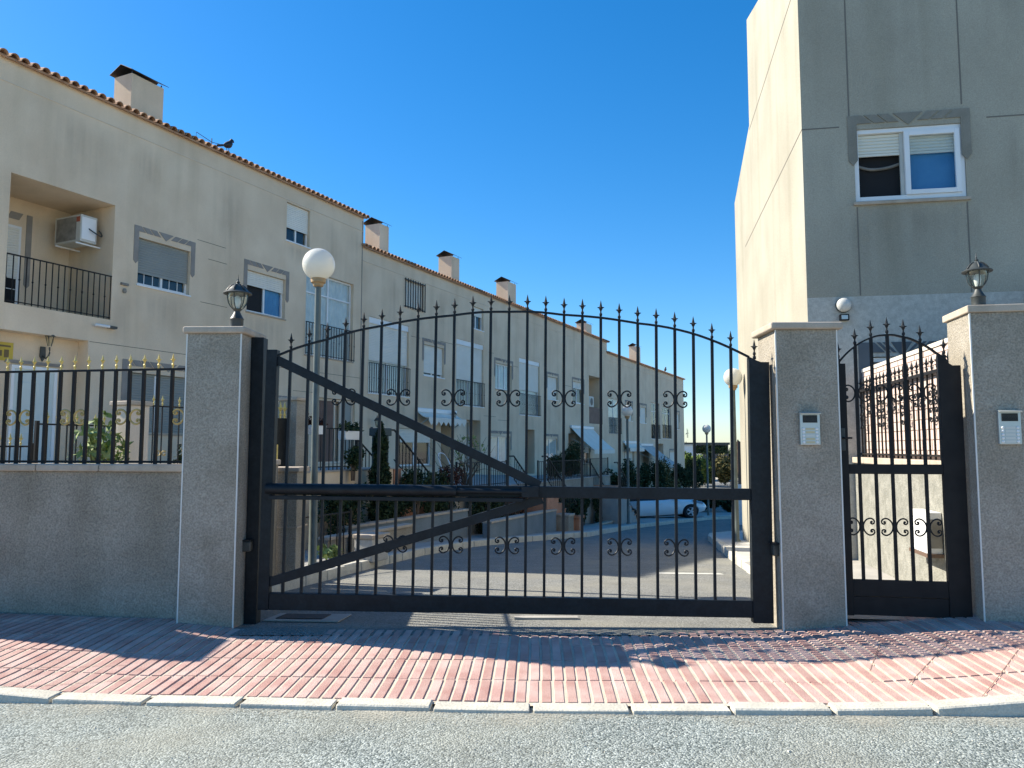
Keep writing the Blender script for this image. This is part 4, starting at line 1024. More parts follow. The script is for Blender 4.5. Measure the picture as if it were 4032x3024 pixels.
while z < 2.35:
    y = -.08 - (.13 if row % 2 else 0)
    while y < 3.13:
        a, b_ = max(y, -.08), min(y + .25, 3.13)
        if b_ - a > .04: MB().box(.0, .05, a + .0025, b_ - .0025, z + .0025, min(z + .095, 2.36)).build('brick', M_pink, pw)
        y += .26
    z += .1; row += 1
for i in range(6): MB().box(-.012, .10, -.08 + i * .535, -.08 + (i + 1) * .535 - .006, 2.36, 2.40).build('coping_stone', M_mortar, pw)
ub = thing('utility_box', 'white box with a grey louvre on the sunlit wall behind the pedestrian gate', 'box', (3.7, 6.5, .50), (0, 0, RROT))
MB().box(-.13, -.003, .28, .72, 0, .36).build('casing', M_white, ub, bevel=.008); MB().box(-.128, -.01, .272, .28, .05, .30).build('louvre', M_acd, ub)
MB().box(-.14, 0, .26, .74, -.03, 0).build('shelf', M_wood, ub)
# path behind the pedestrian gate
m = MB(); m.quad((2.6, 6.25, .07), (3.75, 6.0, .10), (4.4, 9.8, .05), (2.9, 9.8, .0)); setp(m.build('entrance_path', M_path), kind='structure')

# ================================================================== STREET LAMPS
LG = 'white globe street lamps in the compound'
def lamp(label, x, y, zb, zc, r=.2, pr=.05):
    t = thing('street_lamp', label, 'street lamp', (x, y, zb), (0, 0, 0), LG); h = zc - zb
    MB().lathe([(pr * 1.7, 0), (pr * 1.7, .02), (pr * 1.15, .05), (pr * 1.1, .9), (pr, .95), (pr * .85, h - r - .05)], 14).build('pole', M_pole, t, smooth=True)
    MB().lathe([(pr, h - r - .085), (.062, h - r - .075), (.068, h - r - .045), (.092, h - r - .03), (.095, h - r + .02), (.08, h - r + .03)], 18).build('collar', M_collar, t, smooth=True)
    g = [(max(.002, r * math.sin(math.pi * k / 16)), h - r * math.cos(math.pi * k / 16)) for k in range(17)]
    MB().lathe(g, 26).build('globe', M_globe, t, smooth=True)
lamp('large white globe lamp on a grey pole just inside the gate on the left', -2.44, 9.55, gz(9.55) + .12, 1.42 + 740 / 3038 * 9.5 * .998, .203, .045)
lamp('white globe lamp against the sunlit side of the right house', 4.70, 16.3, gz(16.3) + .12, 1.42 + 280 / 3038 * 16.3, .195)
lamp('white globe lamp standing in front of the far house fronts', 4.12, 27.5, gz(27.5) + .12, 1.42 + 146 / 3038 * 27.5, .2)
lamp('farthest white globe lamp in front of the cypress and sky', 9.6, 38, gz(38), 1.42 + 76 / 3038 * 38, .21)

# ================================================================== FRONT YARDS
def gtn(t, n): return gz(14.3 + .904 * t - .4274 * n)
def rod_fence(name, label, cat, t0, t1, n, z0, z1, step=.12, tip=None, group=None, scrolls=(), mtl=None, bw=.007, end_posts=True, rail2=None, single=False):
    f = fthing(name, label, cat, t0, n, z0, group); L_ = t1 - t0; H_ = z1 - z0; mtl = mtl or M_iron2
    MB().box(0, L_, -.015, .015, H_ - .02, H_).build('rail', mtl, f); m = MB(); m.box(0, L_, -.012, .012, .05, .07)
    if end_posts:
        for u in (0, L_): m.box(u - .02, u + .02, -.02, .02, 0, H_ + .03)
    m.build('rail', mtl, f)
    BM = MB().box(-bw, bw, -bw, bw, 0, H_ - .01).mesh('bar', mtl); k = max(2, int(L_ / step)); jb = MB()
    for i in range(1, k):
        if single: jb.box(L_ * i / k - bw, L_ * i / k + bw, -bw, bw, .0, H_ - .02); continue
        b = link('bar', BM, f, Matrix.Translation((L_ * i / k, 0, 0)))
        if tip: link('finial', tip, b, Matrix.Translation((0, 0, H_ - .005)))
    if single: jb.build('bar', mtl, f)
    for u, zz, s in scrolls: add_scrolls(f, u, 0, zz, SCRG, .014, s)
    return f
def yard_pillar(label, t0, t1, n0, n1, z0, z1, mtl, capm=None, bead=True, group=None):
    p = fthing('yard_pillar', label, 'pillar', t0, n1, z0, group)
    MB().box(0, t1 - t0, 0, n1 - n0, 0, z1 - z0 - .06).build('shaft', mtl, p, bevel=.008)
    MB().box(-.03, t1 - t0 + .03, -.03, n1 - n0 + .03, z1 - z0 - .06, z1 - z0).build('cap', capm or M_cap, p, bevel=.012)
    return p
def wall_run(label, t0, t1, n0, n1, z0, z1, mtl, cap=True, name='yard_wall', group=None, step=.6):
    w = fthing(name, label, 'wall', t0, n1, z0, group)
    MB().box(0, t1 - t0, 0, n1 - n0, 0, z1 - z0 - (.05 if cap else 0)).build('wall_body', mtl, w, bevel=.008)
    if cap:
        u = 0
        while u < t1 - t0 - .02:
            e = min(u + step, t1 - t0)
            MB().box(u + .003, e - .003, -.03, n1 - n0 + .03, z1 - z0 - .05, z1 - z0).build('coping_stone', M_cap, w, bevel=.01); u = e
    return w
# -- first yard (seen over the low wall and through the left end of the gate)
yard_pillar('beige square pillar standing behind the gold-tipped fence left of the gate', -1.80, -1.50, 5.4, 5.75, -.25, 2.05, M_facade_l)
wall_run('low beige yard wall under the gold-tipped yard fence on the left', -6.5, -1.82, 5.45, 5.65, -.3, .95, M_facade)
rod_fence('yard_gate', 'black iron yard gate with gold balls left of the beige square pillar', 'gate', -2.92, -1.9, 5.55, .55, 1.72, .115, SPEARG, None, [(.5, .55, .62)])
rod_fence('iron_fence', 'lower black yard fence with gold tips at the far left', 'fence', -5.6, -2.98, 5.55, .55, 1.45, .12, SPEARG, None, [(2.2, .5, .8)])
rod_fence('iron_fence', 'black yard fence with gold tips and scrolls between the beige pillar and the gate pillar', 'fence', -1.42, .2, 5.55, .9, 2.02, .135, SPEARG, None, [(.3, .45, .6), (.75, .45, .7), (1.15, .4, .7)])
wall_run('low beige yard wall between the beige pillar and the dark yard gate', -1.47, .9, 5.4, 5.62, -.4, .95, M_facade)
yard_pillar('grey pillar behind the left stile of the big gate', 1.50, 1.74, 5.3, 5.7, -.55, 2.30, M_pillar)
dg = fthing('yard_gate', 'dark sheet-metal yard gate with gold pickets on top beside the grey pillar', 'gate', .95, 5.5, .98)
MB().box(0, .54, -.02, .02, 0, .95).build('sheet_panel', M_iron, dg); MB().box(.24, .31, -.028, -.02, .15, .5).build('letter_plate', M_gold, dg)
for k in range(5): link('picket', SPEARG, dg, Matrix.Translation((.06 + k * .105, 0, .95)) @ Matrix.Scale(1.9, 4))
pr = thing('yard_pier', 'low pale rendered pier just behind the left end of the gate', 'pier', (-2.72, 9.32, -.2), (0, 0, R(-6)))
MB().box(-.22, .2, -.15, .15, 0, 1.34).build('shaft', M_pillar, pr, bevel=.01); MB().box(-.25, .23, -.18, .18, 1.34, 1.395).build('cap', M_cap, pr, bevel=.01)
MB().box(-.235, .215, -.165, .165, .68, .70).build('ledge', M_cap, pr)
iw = thing('side_wall', 'rendered wall with iron fence running back along the driveway behind the left gate pillar', 'wall', (-2.44, 6.72, 0), (0, 0, R(7.5)))
MB().box(-.2, 0, 0, 2.42, -.4, 1.225).build('wall_body', M_wallgrey, iw, bevel=.006)
for i in range(4): MB().box(-.23, .03, i * .605, i * .605 + .597, 1.225, 1.286).build('coping_stone', M_cap, iw, bevel=.01)
jf = thing('iron_fence', 'black iron fence with gold tips on the wall along the driveway side', 'fence', (-2.44, 6.72, 1.286), (0, 0, R(7.5)))
MB().box(-.115, -.085, 0, 2.42, .795, .812).build('top_rail', M_iron2, jf); MB().box(-.115, -.085, 0, 2.42, .01, .028).build('bottom_rail', M_iron2, jf)
for i in range(18): b = link('bar', BARL, jf, Matrix.Translation((-.1, .06 + i * .1325, 0)) @ Matrix.Translation((0, -.11, 0))); link('finial', SPEARG, b, Matrix.Translation((0, .11, .812)) @ Matrix.Scale(.84, 4))
# -- terrace of the first house
def slab(name, label, cat, t0, t1, n0, n1, z0, z1, mtl, edge=None):
    s_ = fthing(name, label, cat, t0, n1, z0)
    MB().box(0, t1 - t0, 0, n1 - n0, 0, z1 - z0).build('base', mtl, s_)
    if edge: MB().box(-.01, t1 - t0 + .01, -.025, n1 - n0, z1 - z0, z1 - z0 + .03).build('tile_edge', edge, s_)
    return s_
slab('terrace', 'raised beige terrace with terracotta edge behind the globe lamp', 'terrace', 1.78, 4.75, 0.02, 5.5, -.9, .98, M_facade, M_path)
slab('terrace', 'raised porch floor of the nearest house behind the low wall', 'terrace', -3.2, 1.7, 0.02, 4.2, -.9, .90, M_conc)
rod_fence('terrace_railing', 'black terrace railing carrying two white planter boxes', 'railing', 1.80, 3.62, 5.4, 1.01, 1.80, .115)
def planter(label, t, n, z, w, h, d, leaf, seedn=120, mtl=None, group=None):
    p = fthing('planter_box', label, 'planter', t, n, z, group)
    MB().add([(-w / 2 + .03, -d / 2, 0), (w / 2 - .03, -d / 2, 0), (w / 2 - .03, d / 2, 0), (-w / 2 + .03, d / 2, 0), (-w / 2, -d / 2, h), (w / 2, -d / 2, h), (w / 2, d / 2, h), (-w / 2, d / 2, h)],
             [(0, 3, 2, 1), (4, 5, 6, 7), (0, 1, 5, 4), (1, 2, 6, 5), (2, 3, 7, 6), (3, 0, 4, 7)]).build('box', mtl or M_white, p, bevel=.006)
    leaves('plant', lambda: (random.uniform(-w / 2, w / 2), random.gauss(0, d * .35), h + abs(random.gauss(0, .07))), seedn, .028, leaf, p)
    return p
def leaves(name, fn, n, s, mtl, par, asp=1.9, up=.0):
    V = []; F = []
    for i in range(n):
        p = Vector(fn()); a = Vector((random.gauss(0, 1), random.gauss(0, 1), random.gauss(0, 1) + up)).normalized()
        b = a.orthogonal().normalized(); b.rotate(Matrix.Rotation(random.uniform(0, 6.28), 3, a)); c = a.cross(b)
        k = s * random.uniform(.6, 1.4); b = b * k * asp; c = c * k; q = len(V)
        V += [p - b, p + c * .9 - b * .1 + a * k * .15, p + b, p - c * .9 - b * .1 + a * k * .15]; F.append((q, q + 1, q + 2, q + 3))
    me = bpy.data.meshes.new(name); me.from_pydata([tuple(v) for v in V], [], F); me.materials.append(mtl)
    return link(name, me, par)
planter('white planter box of reddish plants on the terrace railing behind the globe lamp', 2.28, 5.47, 1.67, .42, .16, .18, M_flower, 160)
planter('white planter box of dark plants on the terrace railing beside the cypress', 3.32, 5.47, 1.58, .58, .17, .18, M_leafd, 160)
mc = fthing('meter_box', 'dark green metal box column right of the cypress', 'cabinet', 4.35, 5.45, .75)
MB().box(-.13, .13, -.12, .12, 0, .92).build('body', M_dkgreen, mc, bevel=.01); MB().box(-.18, .18, -.16, .16, .92, 1.08).build('cap', M_dkgreen, mc, bevel=.015)

# plants
def blob(cx, cy, cz, rx, ry, rz, lumps=7, seed=0):
    rnd = random.Random(seed); L_ = []
    for i in range(lumps):
        a = rnd.uniform(0, 6.28); k = rnd.uniform(.2, .75); L_.append((cx + rx * k * math.cos(a), cy + ry * k * math.sin(a), cz + rz * rnd.uniform(-.55, .6), rnd.uniform(.35, .6)))
    def f():
        x, y, z, s = random.choice(L_)
        while True:
            u = Vector((random.uniform(-1, 1), random.uniform(-1, 1), random.uniform(-1, 1)))
            if .35 < u.length < 1: break
        return (x + u.x * rx * s, y + u.y * ry * s, z + u.z * rz * s)
    return f
def shrub(name, label, cat, t, n, z0, w, d, h, count, s, mtl, seed, group=None, world=None, lumps=8):
    p = fthing(name, label, cat, t, n, z0, group) if world is None else thing(name, label, cat, world, (0, 0, 0), group)
    leaves('foliage', blob(0, 0, h * .55, w / 2, d / 2, h * .5, lumps, seed), count, s, mtl, p)
    m = MB(); rnd = random.Random(seed)
    for i in range(5):
        a = rnd.uniform(0, 6.28); m.tube([(.03 * math.cos(a), .03 * math.sin(a), -.1), (w * .12 * math.cos(a), d * .12 * math.sin(a), h * .3), (w * .28 * math.cos(a), d * .28 * math.sin(a), h * .7)], [.022, .014, .006], 5)
    m.build('stem', M_trunk, p)
    return p
def cypress(label, world, w, h, count, s, mtl, seed):
    p = thing('cypress', label, 'tree', world)
    def f():
        z = random.random() ** .85; r = (w / 2) * (1 - max(0, z - .72) / .28 * .85) * (.75 + .25 * math.sin(z * 23 + seed)) * (.9 if z > .08 else .6)
        a = random.uniform(0, 6.28); k = math.sqrt(random.uniform(.25, 1)); jag = h * random.uniform(0, .05)
        return (r * k * math.cos(a), r * k * math.sin(a), z * h + jag)
    leaves('crown', f, count, s, mtl, p, 2.6, .0)
    MB().lathe([(w * .09, -.2), (w * .07, h * .4), (w * .02, h * .9)], 8).build('trunk', M_trunk, p)
    return p
q = FP(3.78, 5.85, gtn(3.78, 5.85)); cypress('dense dark cypress beside the terrace railing in the front yard', q, .50, 2.42, 5200, .020, M_leafd, 1)
shrub('climbing_plant', 'pale-leaved climbing plant on the yard gate left of the beige pillar', 'plant', -2.15, 5.75, .45, .85, .3, 1.4, 330, .036, M_leafp, 3, lumps=14)
shrub('bush', 'dark bush behind the terrace railing under the second planter', 'bush', 3.2, 5.65, .9, .55, .3, .55, 900, .018, M_leafd, 4)
shrub('bush', 'green bush behind the low fence right of the beige pillar', 'bush', -.35, 5.2, .5, .6, .5, .9, 700, .025, M_leafd, 5)
# staircases with terracotta risers and iron hand rails
def stairs(label, t0, n0, n1, ztop, zbot, run, mtl, rlabel, both=True):
    k = max(3, round((ztop - zbot) / .175)); s_ = fthing('staircase', label, 'stairs', t0, n1, zbot, 'staircases of the front yards'); h = (ztop - zbot) / k; W = n1 - n0
    for i in range(k):
        MB().box(i * run, (i + 1) * run, 0, W, -.3, (k - i) * h - .03).build('riser', mtl, s_)
        MB().box(i * run - .005, (i + 1) * run + .02, -.015, W + .01, (k - i) * h - .03, (k - i) * h).build('tread', M_terra, s_)
    for off, lab in ((-.0, rlabel), (W, rlabel + ', the one nearer the house')) if both else ((0, rlabel),):
        r = fthing('stair_railing', lab, 'railing', t0, n1 - off, zbot); H_ = .82; Lr = k * run
        m = MB(); za, zb = (k) * h + H_, H_ * .95
        m.tube([(-.35, 0, za), (0, 0, za), (Lr, 0, zb)], .022, 6); m.tube([(0, 0, za - .62), (Lr, 0, zb - .68)], .014, 5)
        m.box(Lr - .02, Lr + .02, -.02, .02, -.05, zb); m.build('hand_rail', M_iron2, r)
        nb = int(Lr / .13)
        bb = MB()
        for i in range(nb):
            u = Lr * (i + .5) / nb; zz = za + (zb - za) * u / Lr
            MB().box(u - .008, u + .008, -.008, .008, zz - .65, zz).build('bar', M_iron2, r)
    return s_
stairs('terracotta staircase going down to the right beside the cypress', 4.78, 4.35, 5.5, .98, gtn(7, 5.5) + .15, .275, M_terra, 'black sloping hand rail on the staircase beside the cypress')
wall_run('blue-grey low planter wall in front of the first staircase', 2.4, 6.9, 5.95, 6.12, gtn(4, 6) - .3, .03, M_blue)
wall_run('dark grey low planter wall nearest to the lamp by the kerb', .7, 3.1, 6.9, 7.06, gtn(2, 7) - .2, .06, M_wallgrey)
sb = fthing('stone_block', 'small pale stone block at the kerb behind the gate brace', 'block', .72, 7.85, gtn(.7, 7.8) + .1)
MB().box(-.2, .22, -.16, .16, 0, .34).build('body', M_conc, sb, bevel=.02); MB().box(-.22, .24, -.18, .18, .34, .40).build('cap', M_cap, sb, bevel=.012)
rod_fence('iron_fence', 'short black fence with gold balls beside the globe lamp foot', 'fence', -.1, 1.2, 7.1, gtn(.5, 7) + .02, .42, .16, None)
k_ = fthing('weeds', 'yellow-green weeds at the foot of the globe lamp', 'weeds', .0, 7.6, gtn(0, 7.6) + .12); leaves('foliage', blob(0, 0, .12, .22, .18, .16, 5, 2), 120, .03, M_leafp, k_)
sgb = fthing('sign_box', 'small dark box fixed to the globe lamp pole', 'box', -.05, 7.15, .35); MB().box(-.12, .1, -.04, .04, -.05, .06).build('casing', M_lantern, sgb)
for i, (t, n, z, w, h, c, mt) in enumerate([(5.1, 5.85, .0, .8, .95, 1500, M_leafd), (5.9, 5.8, -.1, .9, .9, 1500, M_leafd), (2.7, 5.8, -.35, 1.7, 1.05, 3200, M_leafd), (4.5, 5.78, -.35, 1.2, 1.0, 2200, M_leafd), (6.6, 5.7, -.35, .7, 1.2, 1300, M_leafd), (7.4, 5.4, .1, .7, .95, 1100, M_flower)]):
    shrub('bush', ['dark bush right of the cypress above the terracotta steps', 'dark bush under the sloping hand rail', 'wide dark hedge bush against the terrace wall below the white planter boxes', 'dark hedge bush against the terrace wall right of the cypress foot', 'tall loose bush at the foot of the first staircase', 'reddish bush on the second terrace edge'][i], 'bush', t, n, z, w, .6, h, c, .02, mt, 20 + i)
for lab, t, n, w, h, c in (('dark bush against the wall of the second terrace left of the railing', 8.9, 5.75, 1.5, 1.05, 2200), ('dark hedge bush under the railing below the scalloped awning', 13.3, 5.8, 1.9, 1.15, 2600), ('dark hedge bush right of the square terracotta pot', 15.4, 5.8, 1.8, 1.2, 2600), ('dark hedge bush at the corner of the second terrace', 17.6, 5.7, 1.6, 1.3, 2400)):
    shrub('bush', lab, 'bush', t, n, gtn(t, n), w, .55, h, c, .024, M_leafd, int(t * 10))
# bare pink-brown shrub
bs = fthing('bare_shrub', 'leafless shrub with pale tangled twigs in front of the second house', 'shrub', 9.0, 4.9, .35); rnd = random.Random(5); m = MB()
for i in range(26):
    a = rnd.uniform(0, 6.28); p = Vector((0, 0, 0)); pts = [p.copy()]; d = Vector((math.cos(a) * .25, math.sin(a) * .25, 1)).normalized()
    for k in range(6):
        d = (d + Vector((rnd.gauss(0, .32), rnd.gauss(0, .32), rnd.gauss(.05, .2)))).normalized(); p = p + d * .26; pts.append(p.copy())
    m.tube(pts, [.014, .012, .010, .008, .006, .005, .003], 4)
m.build('twigs', M_trunk, bs); leaves('foliage', blob(0, 0, 1.0, .6, .5, .5, 9, 4), 70, .035, M_leafp, bs)
# -- second and third yards
slab('terrace', 'raised terrace of the second house behind the middle of the gate', 'terrace', 7.4, 17.4, .02, 5.5, -2.2, .38, M_wallgrey, M_path)
slab('terrace', 'raised terrace of the third house behind the right half of the gate', 'terrace', 19.3, 27.0, .02, 3.0, -2.8, .1, M_wallgrey, M_path)
rod_fence('terrace_railing', 'black terrace railing in front of the second house', 'railing', 7.6, 10.4, 5.42, .41, 1.06, .13, None, None)
rod_fence('terrace_railing', 'black terrace railing in front of the scalloped awning house', 'railing', 12.6, 17.3, 5.42, .41, 1.02, .14, None, None)
rod_fence('terrace_railing', 'black terrace railing of the third house under the long awning', 'railing', 19.5, 26.9, 2.92, .13, .95, .15, None, None)
stairs('terracotta staircase in the middle behind the gate brace', 10.5, 5.6, 6.6, .38, gtn(12.5, 6) + .12, .27, M_terra, 'black sloping hand rail on the middle staircase')
stairs('grey staircase under the right half of the middle rail', 17.4, 5.4, 6.4, .1, gtn(20, 6) + .12, .28, M_path, 'black sloping hand rail on the grey staircase')
wall_run('blue-grey low planter wall with stone coping in front of the second house', 6.9, 10.9, 6.5, 6.7, gtn(9, 6.5) - .2, -.24, M_blue)
wall_run('long low grey yard wall at the back of the footpath', 13.6, 20.0, 6.0, 6.2, gtn(22, 6) - .1, gtn(17, 6) + .22, M_wallgrey, step=1.2)
yard_pillar('short grey pedestal beside the square terracotta pot', 11.05, 11.45, 6.6, 7.0, gtn(11, 6.8), gtn(11, 6.8) + .58, M_wallgrey)
pt = fthing('flower_pot', 'square terracotta pot beside the short grey pedestal', 'pot', 11.75, 6.95, gtn(11.75, 6.95) + .1)
MB().add([(-.14, -.14, 0), (.14, -.14, 0), (.14, .14, 0), (-.14, .14, 0), (-.17, -.17, .38), (.17, -.17, .38), (.17, .17, .38), (-.17, .17, .38)], [(0, 3, 2, 1), (4, 5, 6, 7), (0, 1, 5, 4), (1, 2, 6, 5), (2, 3, 7, 6), (3, 0, 4, 7)]).build('body', M_terra, pt, bevel=.01)
MB().box(-.19, .19, -.19, .19, .36, .44).build('rim', M_terra, pt, bevel=.012)
leaves('plant', blob(0, 0, .6, .18, .18, .18, 5, 3), 160, .03, M_leafd, pt)
for i, (t, n, z, w, d, h, c, mt) in enumerate([(8.2, 5.9, -.35, 1.3, .7, .8, 1600, M_leafd), (9.8, 6.0, -.4, 1.0, .6, .7, 1200, M_flower), (14.6, 5.0, .3, 1.0, .8, .9, 1200, M_leafd), (17.0, 4.7, .25, 1.9, 1.2, 1.5, 3200, M_leafd), (14.0, 5.75, -.8, 2.0, .6, .9, 1500, M_leafd),
        (22.5, 2.6, .1, 1.4, .9, .9, 1500, M_leafd), (27.6, 2.9, -.4, 2.4, 1.2, 1.0, 2600, M_leafd), (30.0, 2.9, -.4, 2.4, 1.2, 1.05, 2600, M_leafd), (32.4, 2.8, -.5, 2.6, 1.2, 1.1, 3000, M_leafd), (35.5, 2.8, -.5, 3.2, 1.4, 1.1, 3200, M_leafd), (39, 2.8, -.5, 3.4, 1.5, 1.3, 3200, M_leafy), (42.8, 2.8, -.5, 3.6, 1.6, 1.1, 3200, M_leafd), (47, 2.8, -.5, 3.8, 1.6, 1.1, 2600, M_leafd)]):
    if i >= 6: h += z - gtn(t, n); z = gtn(t, n)
    shrub('bush', ['dark bush above the second blue-grey planter wall', 'reddish bush left of the middle staircase', 'dark bush on the terrace below the scalloped awning', 'big round dark bush at the near end of the long awning', 'low dark bush against the wall of the second terrace',
        'dark bush on the third terrace beside the grey staircase', 'dark hedge bush left of the white car', 'dark hedge bush above the rear of the white car', 'tall hedge bush above the roof of the white car', 'wide dark hedge bush behind the bonnet of the white car', 'olive hedge bush in front of the grey awning', 'dark hedge bush under the far end of the grey awning', 'farthest dark hedge bush at the end of the house row'][i], 'bush', t, n, z, w, d, h, c, .022 if t < 19 else .04, mt, 50 + i)
ch = fthing('garden_chair', 'white curved garden chair on the terrace of the second house', 'chair', 8.9, 4.4, .41)
m = MB(); m.tube(catmull([(-.25, 0, .45), (-.2, .15, .8), (0, .2, .88), (.2, .15, .8), (.25, 0, .45)], 4), .018, 5); m.build('backrest', M_white, ch)
MB().lathe([(.24, .40), (.25, .43), (.22, .45)], 14).build('seat', M_white, ch)
for sx in (-1, 1):
    for sy in (-1, 1): MB().tube([(sx * .15, sy * .15, .42), (sx * .2, sy * .2, 0)], .014, 5).build('leg', M_white, ch)

# ================================================================== WHITE CAR
def make_car(loc, yaw):
    c = thing('parked_car', 'white hatchback parked facing right beyond the right half of the gate', 'car', loc, (0, 0, yaw))
    # stations along x (rear to front): lower body half width, sill z, belt z, top z (bonnet or belt)
    st = [(-2.08, .62, .42, .72, .80), (-2.03, .76, .30, .80, .90), (-1.85, .84, .24, .88, .97), (-1.4, .88, .20, .93, .99), (-.6, .89, .19, .92, .98), (.2, .89, .19, .90, .95), (.75, .885, .19, .87, .95), (1.2, .87, .20, .80, .90), (1.65, .82, .22, .72, .80), (1.93, .72, .28, .60, .68), (2.06, .55, .36, .52, .56)]
    V = []; F = []
    for x, w, s_, b, t in st:
        sec = [(w * .86, s_), (w * .97, s_ + .10), (w, (s_ + b) / 2), (w * .985, b - .06), (w * .93, b), (w * .80, t), (0, t + .035)]
        pts = [(x, -y, z) for y, z in sec] + [(x, y, z) for y, z in reversed(sec[:-1])]
        V += pts
    k = 13
    for i in range(len(st) - 1):
        for j in range(k): F.append((i * k + j, (i + 1) * k + j, (i + 1) * k + (j + 1) % k, i * k + (j + 1) % k))
    F.append(tuple(range(k))); F.append(tuple(range((len(st) - 1) * k, len(st) * k))[::-1])
    mb_ = MB(); mb_.add(V, F); body = mb_.build('body', M_carpaint, c, smooth=True)
    cut = MB()
    for x in (-1.32, 1.28): cut.lathe([(.36, -1.1), (.36, 1.1)], 28, (0, 0, 0), 0, Matrix.Translation((x, 0, .31)) @ Matrix.Rotation(R(90), 4, 'X'))
    co = cut.build('cutter', M_tyre, c)
    md = body.modifiers.new('arch', 'BOOLEAN'); md.object = co; md.operation = 'DIFFERENCE'
    bpy.context.view_layer.update()
    dg_ = bpy.context.evaluated_depsgraph_get(); me = bpy.data.meshes.new_from_object(body.evaluated_get(dg_))
    body.modifiers.clear(); body.data = me; bpy.data.objects.remove(co)
    # arch liners
    for x in (-1.32, 1.28): MB().lathe([(.355, -.66), (.355, .66)], 24, (0, 0, 0), 0, Matrix.Translation((x, 0, .312)) @ Matrix.Rotation(R(90), 4, 'X')).build('arch_liner', M_tyre, c)
    MB().box(-.95, .92, -.78, .78, .16, .3).build('underbody', M_tyre, c)
    # greenhouse
    gs = [(-1.96, .62, .92, .94), (-1.72, .70, .96, 1.22), (-1.40, .72, .98, 1.42), (-.6, .73, .97, 1.485), (-.1, .73, .96, 1.47), (.28, .71, .95, 1.36), (.95, .68, .90, .93)]
    V = []; F = []
    for x, w, b, t in gs:
        sec = [(w + .06, b - .03), (w - (t - b) * .18, b + (t - b) * .85), (w - (t - b) * .30, t - .01), (0, t + .02)]
        V += [(x, -y, z) for y, z in sec] + [(x, y, z) for y, z in reversed(sec[:-1])]
    k = 7
    for i in range(len(gs) - 1):
        for j in range(k - 1): F.append((i * k + j, (i + 1) * k + j, (i + 1) * k + j + 1, i * k + j + 1))
    F.append(tuple(range(k))); F.append(tuple(range((len(gs) - 1) * k, len(gs) * k))[::-1])
    MB().add(V, F).build('windows', M_carglass, c, smooth=True)
    rf = MB(); V = []; F = []
    for x, w, b, t in gs[1:-1]:
        w2 = w - (t - b) * .30
        V += [(x, -w2 - .012, t - .025), (x, -w2 * .6, t + .022), (x, 0, t + .034), (x, w2 * .6, t + .022), (x, w2 + .012, t - .025)]
    for i in range(len(gs) - 3):
        for j in range(4): F.append((i * 5 + j, (i + 1) * 5 + j, (i + 1) * 5 + j + 1, i * 5 + j + 1))
    rf.add(V, F).build('roof', M_carpaint, c, smooth=True)
    for s_ in (-1, 1):
        m = MB(); m.beam((-.35, s_ * .70, .95), (-.32, s_ * .60, 1.43), .09, .03, 0, (0, 1, 0)); m.beam((.97, s_ * .72, .91), (.25, s_ * .57, 1.37), .06, .05, 0, (0, 1, 0))
        m.add([(-2.0, s_ * .74, .90), (-1.30, s_ * .79, .93), (-1.32, s_ * .64, 1.42), (-1.72, s_ * .62, 1.24), (-2.0, s_ * .70, .90), (-1.30, s_ * .75, .93), (-1.32, s_ * .60, 1.42), (-1.72, s_ * .58, 1.24)], [(0, 1, 2, 3), (7, 6, 5, 4), (0, 4, 5, 1), (1, 5, 6, 2), (2, 6, 7, 3), (3, 7, 4, 0)])
        m.build('window_pillar', M_carpaint, c)
        mm = MB(); mm.tube([(.62, s_ * .80, .98), (.60, s_ * .98, 1.0)], [.05, .085], 8); mm.build('mirror', M_iron2, c, smooth=True)
        MB().add([(1.42, s_ * .872, .74), (1.88, s_ * .76, .64), (1.80, s_ * .74, .76), (1.40, s_ * .80, .85), (1.42, s_ * .80, .74), (1.88, s_ * .68, .64), (1.80, s_ * .66, .76), (1.40, s_ * .72, .85)], [(0, 1, 2, 3), (7, 6, 5, 4), (0, 4, 5, 1), (1, 5, 6, 2), (2, 6, 7, 3), (3, 7, 4, 0)]).build('headlight', M_lampglass, c)
        MB().add([(-2.06, s_ * .66, .70), (-1.82, s_ * .865, .74), (-1.84, s_ * .86, .86), (-2.05, s_ * .70, .86), (-2.0, s_ * .6, .70), (-1.8, s_ * .8, .74), (-1.8, s_ * .8, .86), (-2.0, s_ * .6, .86)], [(0, 1, 2, 3), (7, 6, 5, 4), (0, 4, 5, 1), (1, 5, 6, 2), (2, 6, 7, 3), (3, 7, 4, 0)]).build('tail_light', M_red, c)
        MB().box(-.12, .08, s_ * .897 - .012, s_ * .897 + .012, .74, .765).build('door_handle', M_carpaint, c)
    MB().box(1.93, 2.075, -.55, .55, .30, .44).build('lower_grille', M_iron2, c, bevel=.02); MB().box(2.06, 2.09, -.26, .26, .40, .51).build('number_plate', M_white, c)
    WM = {}
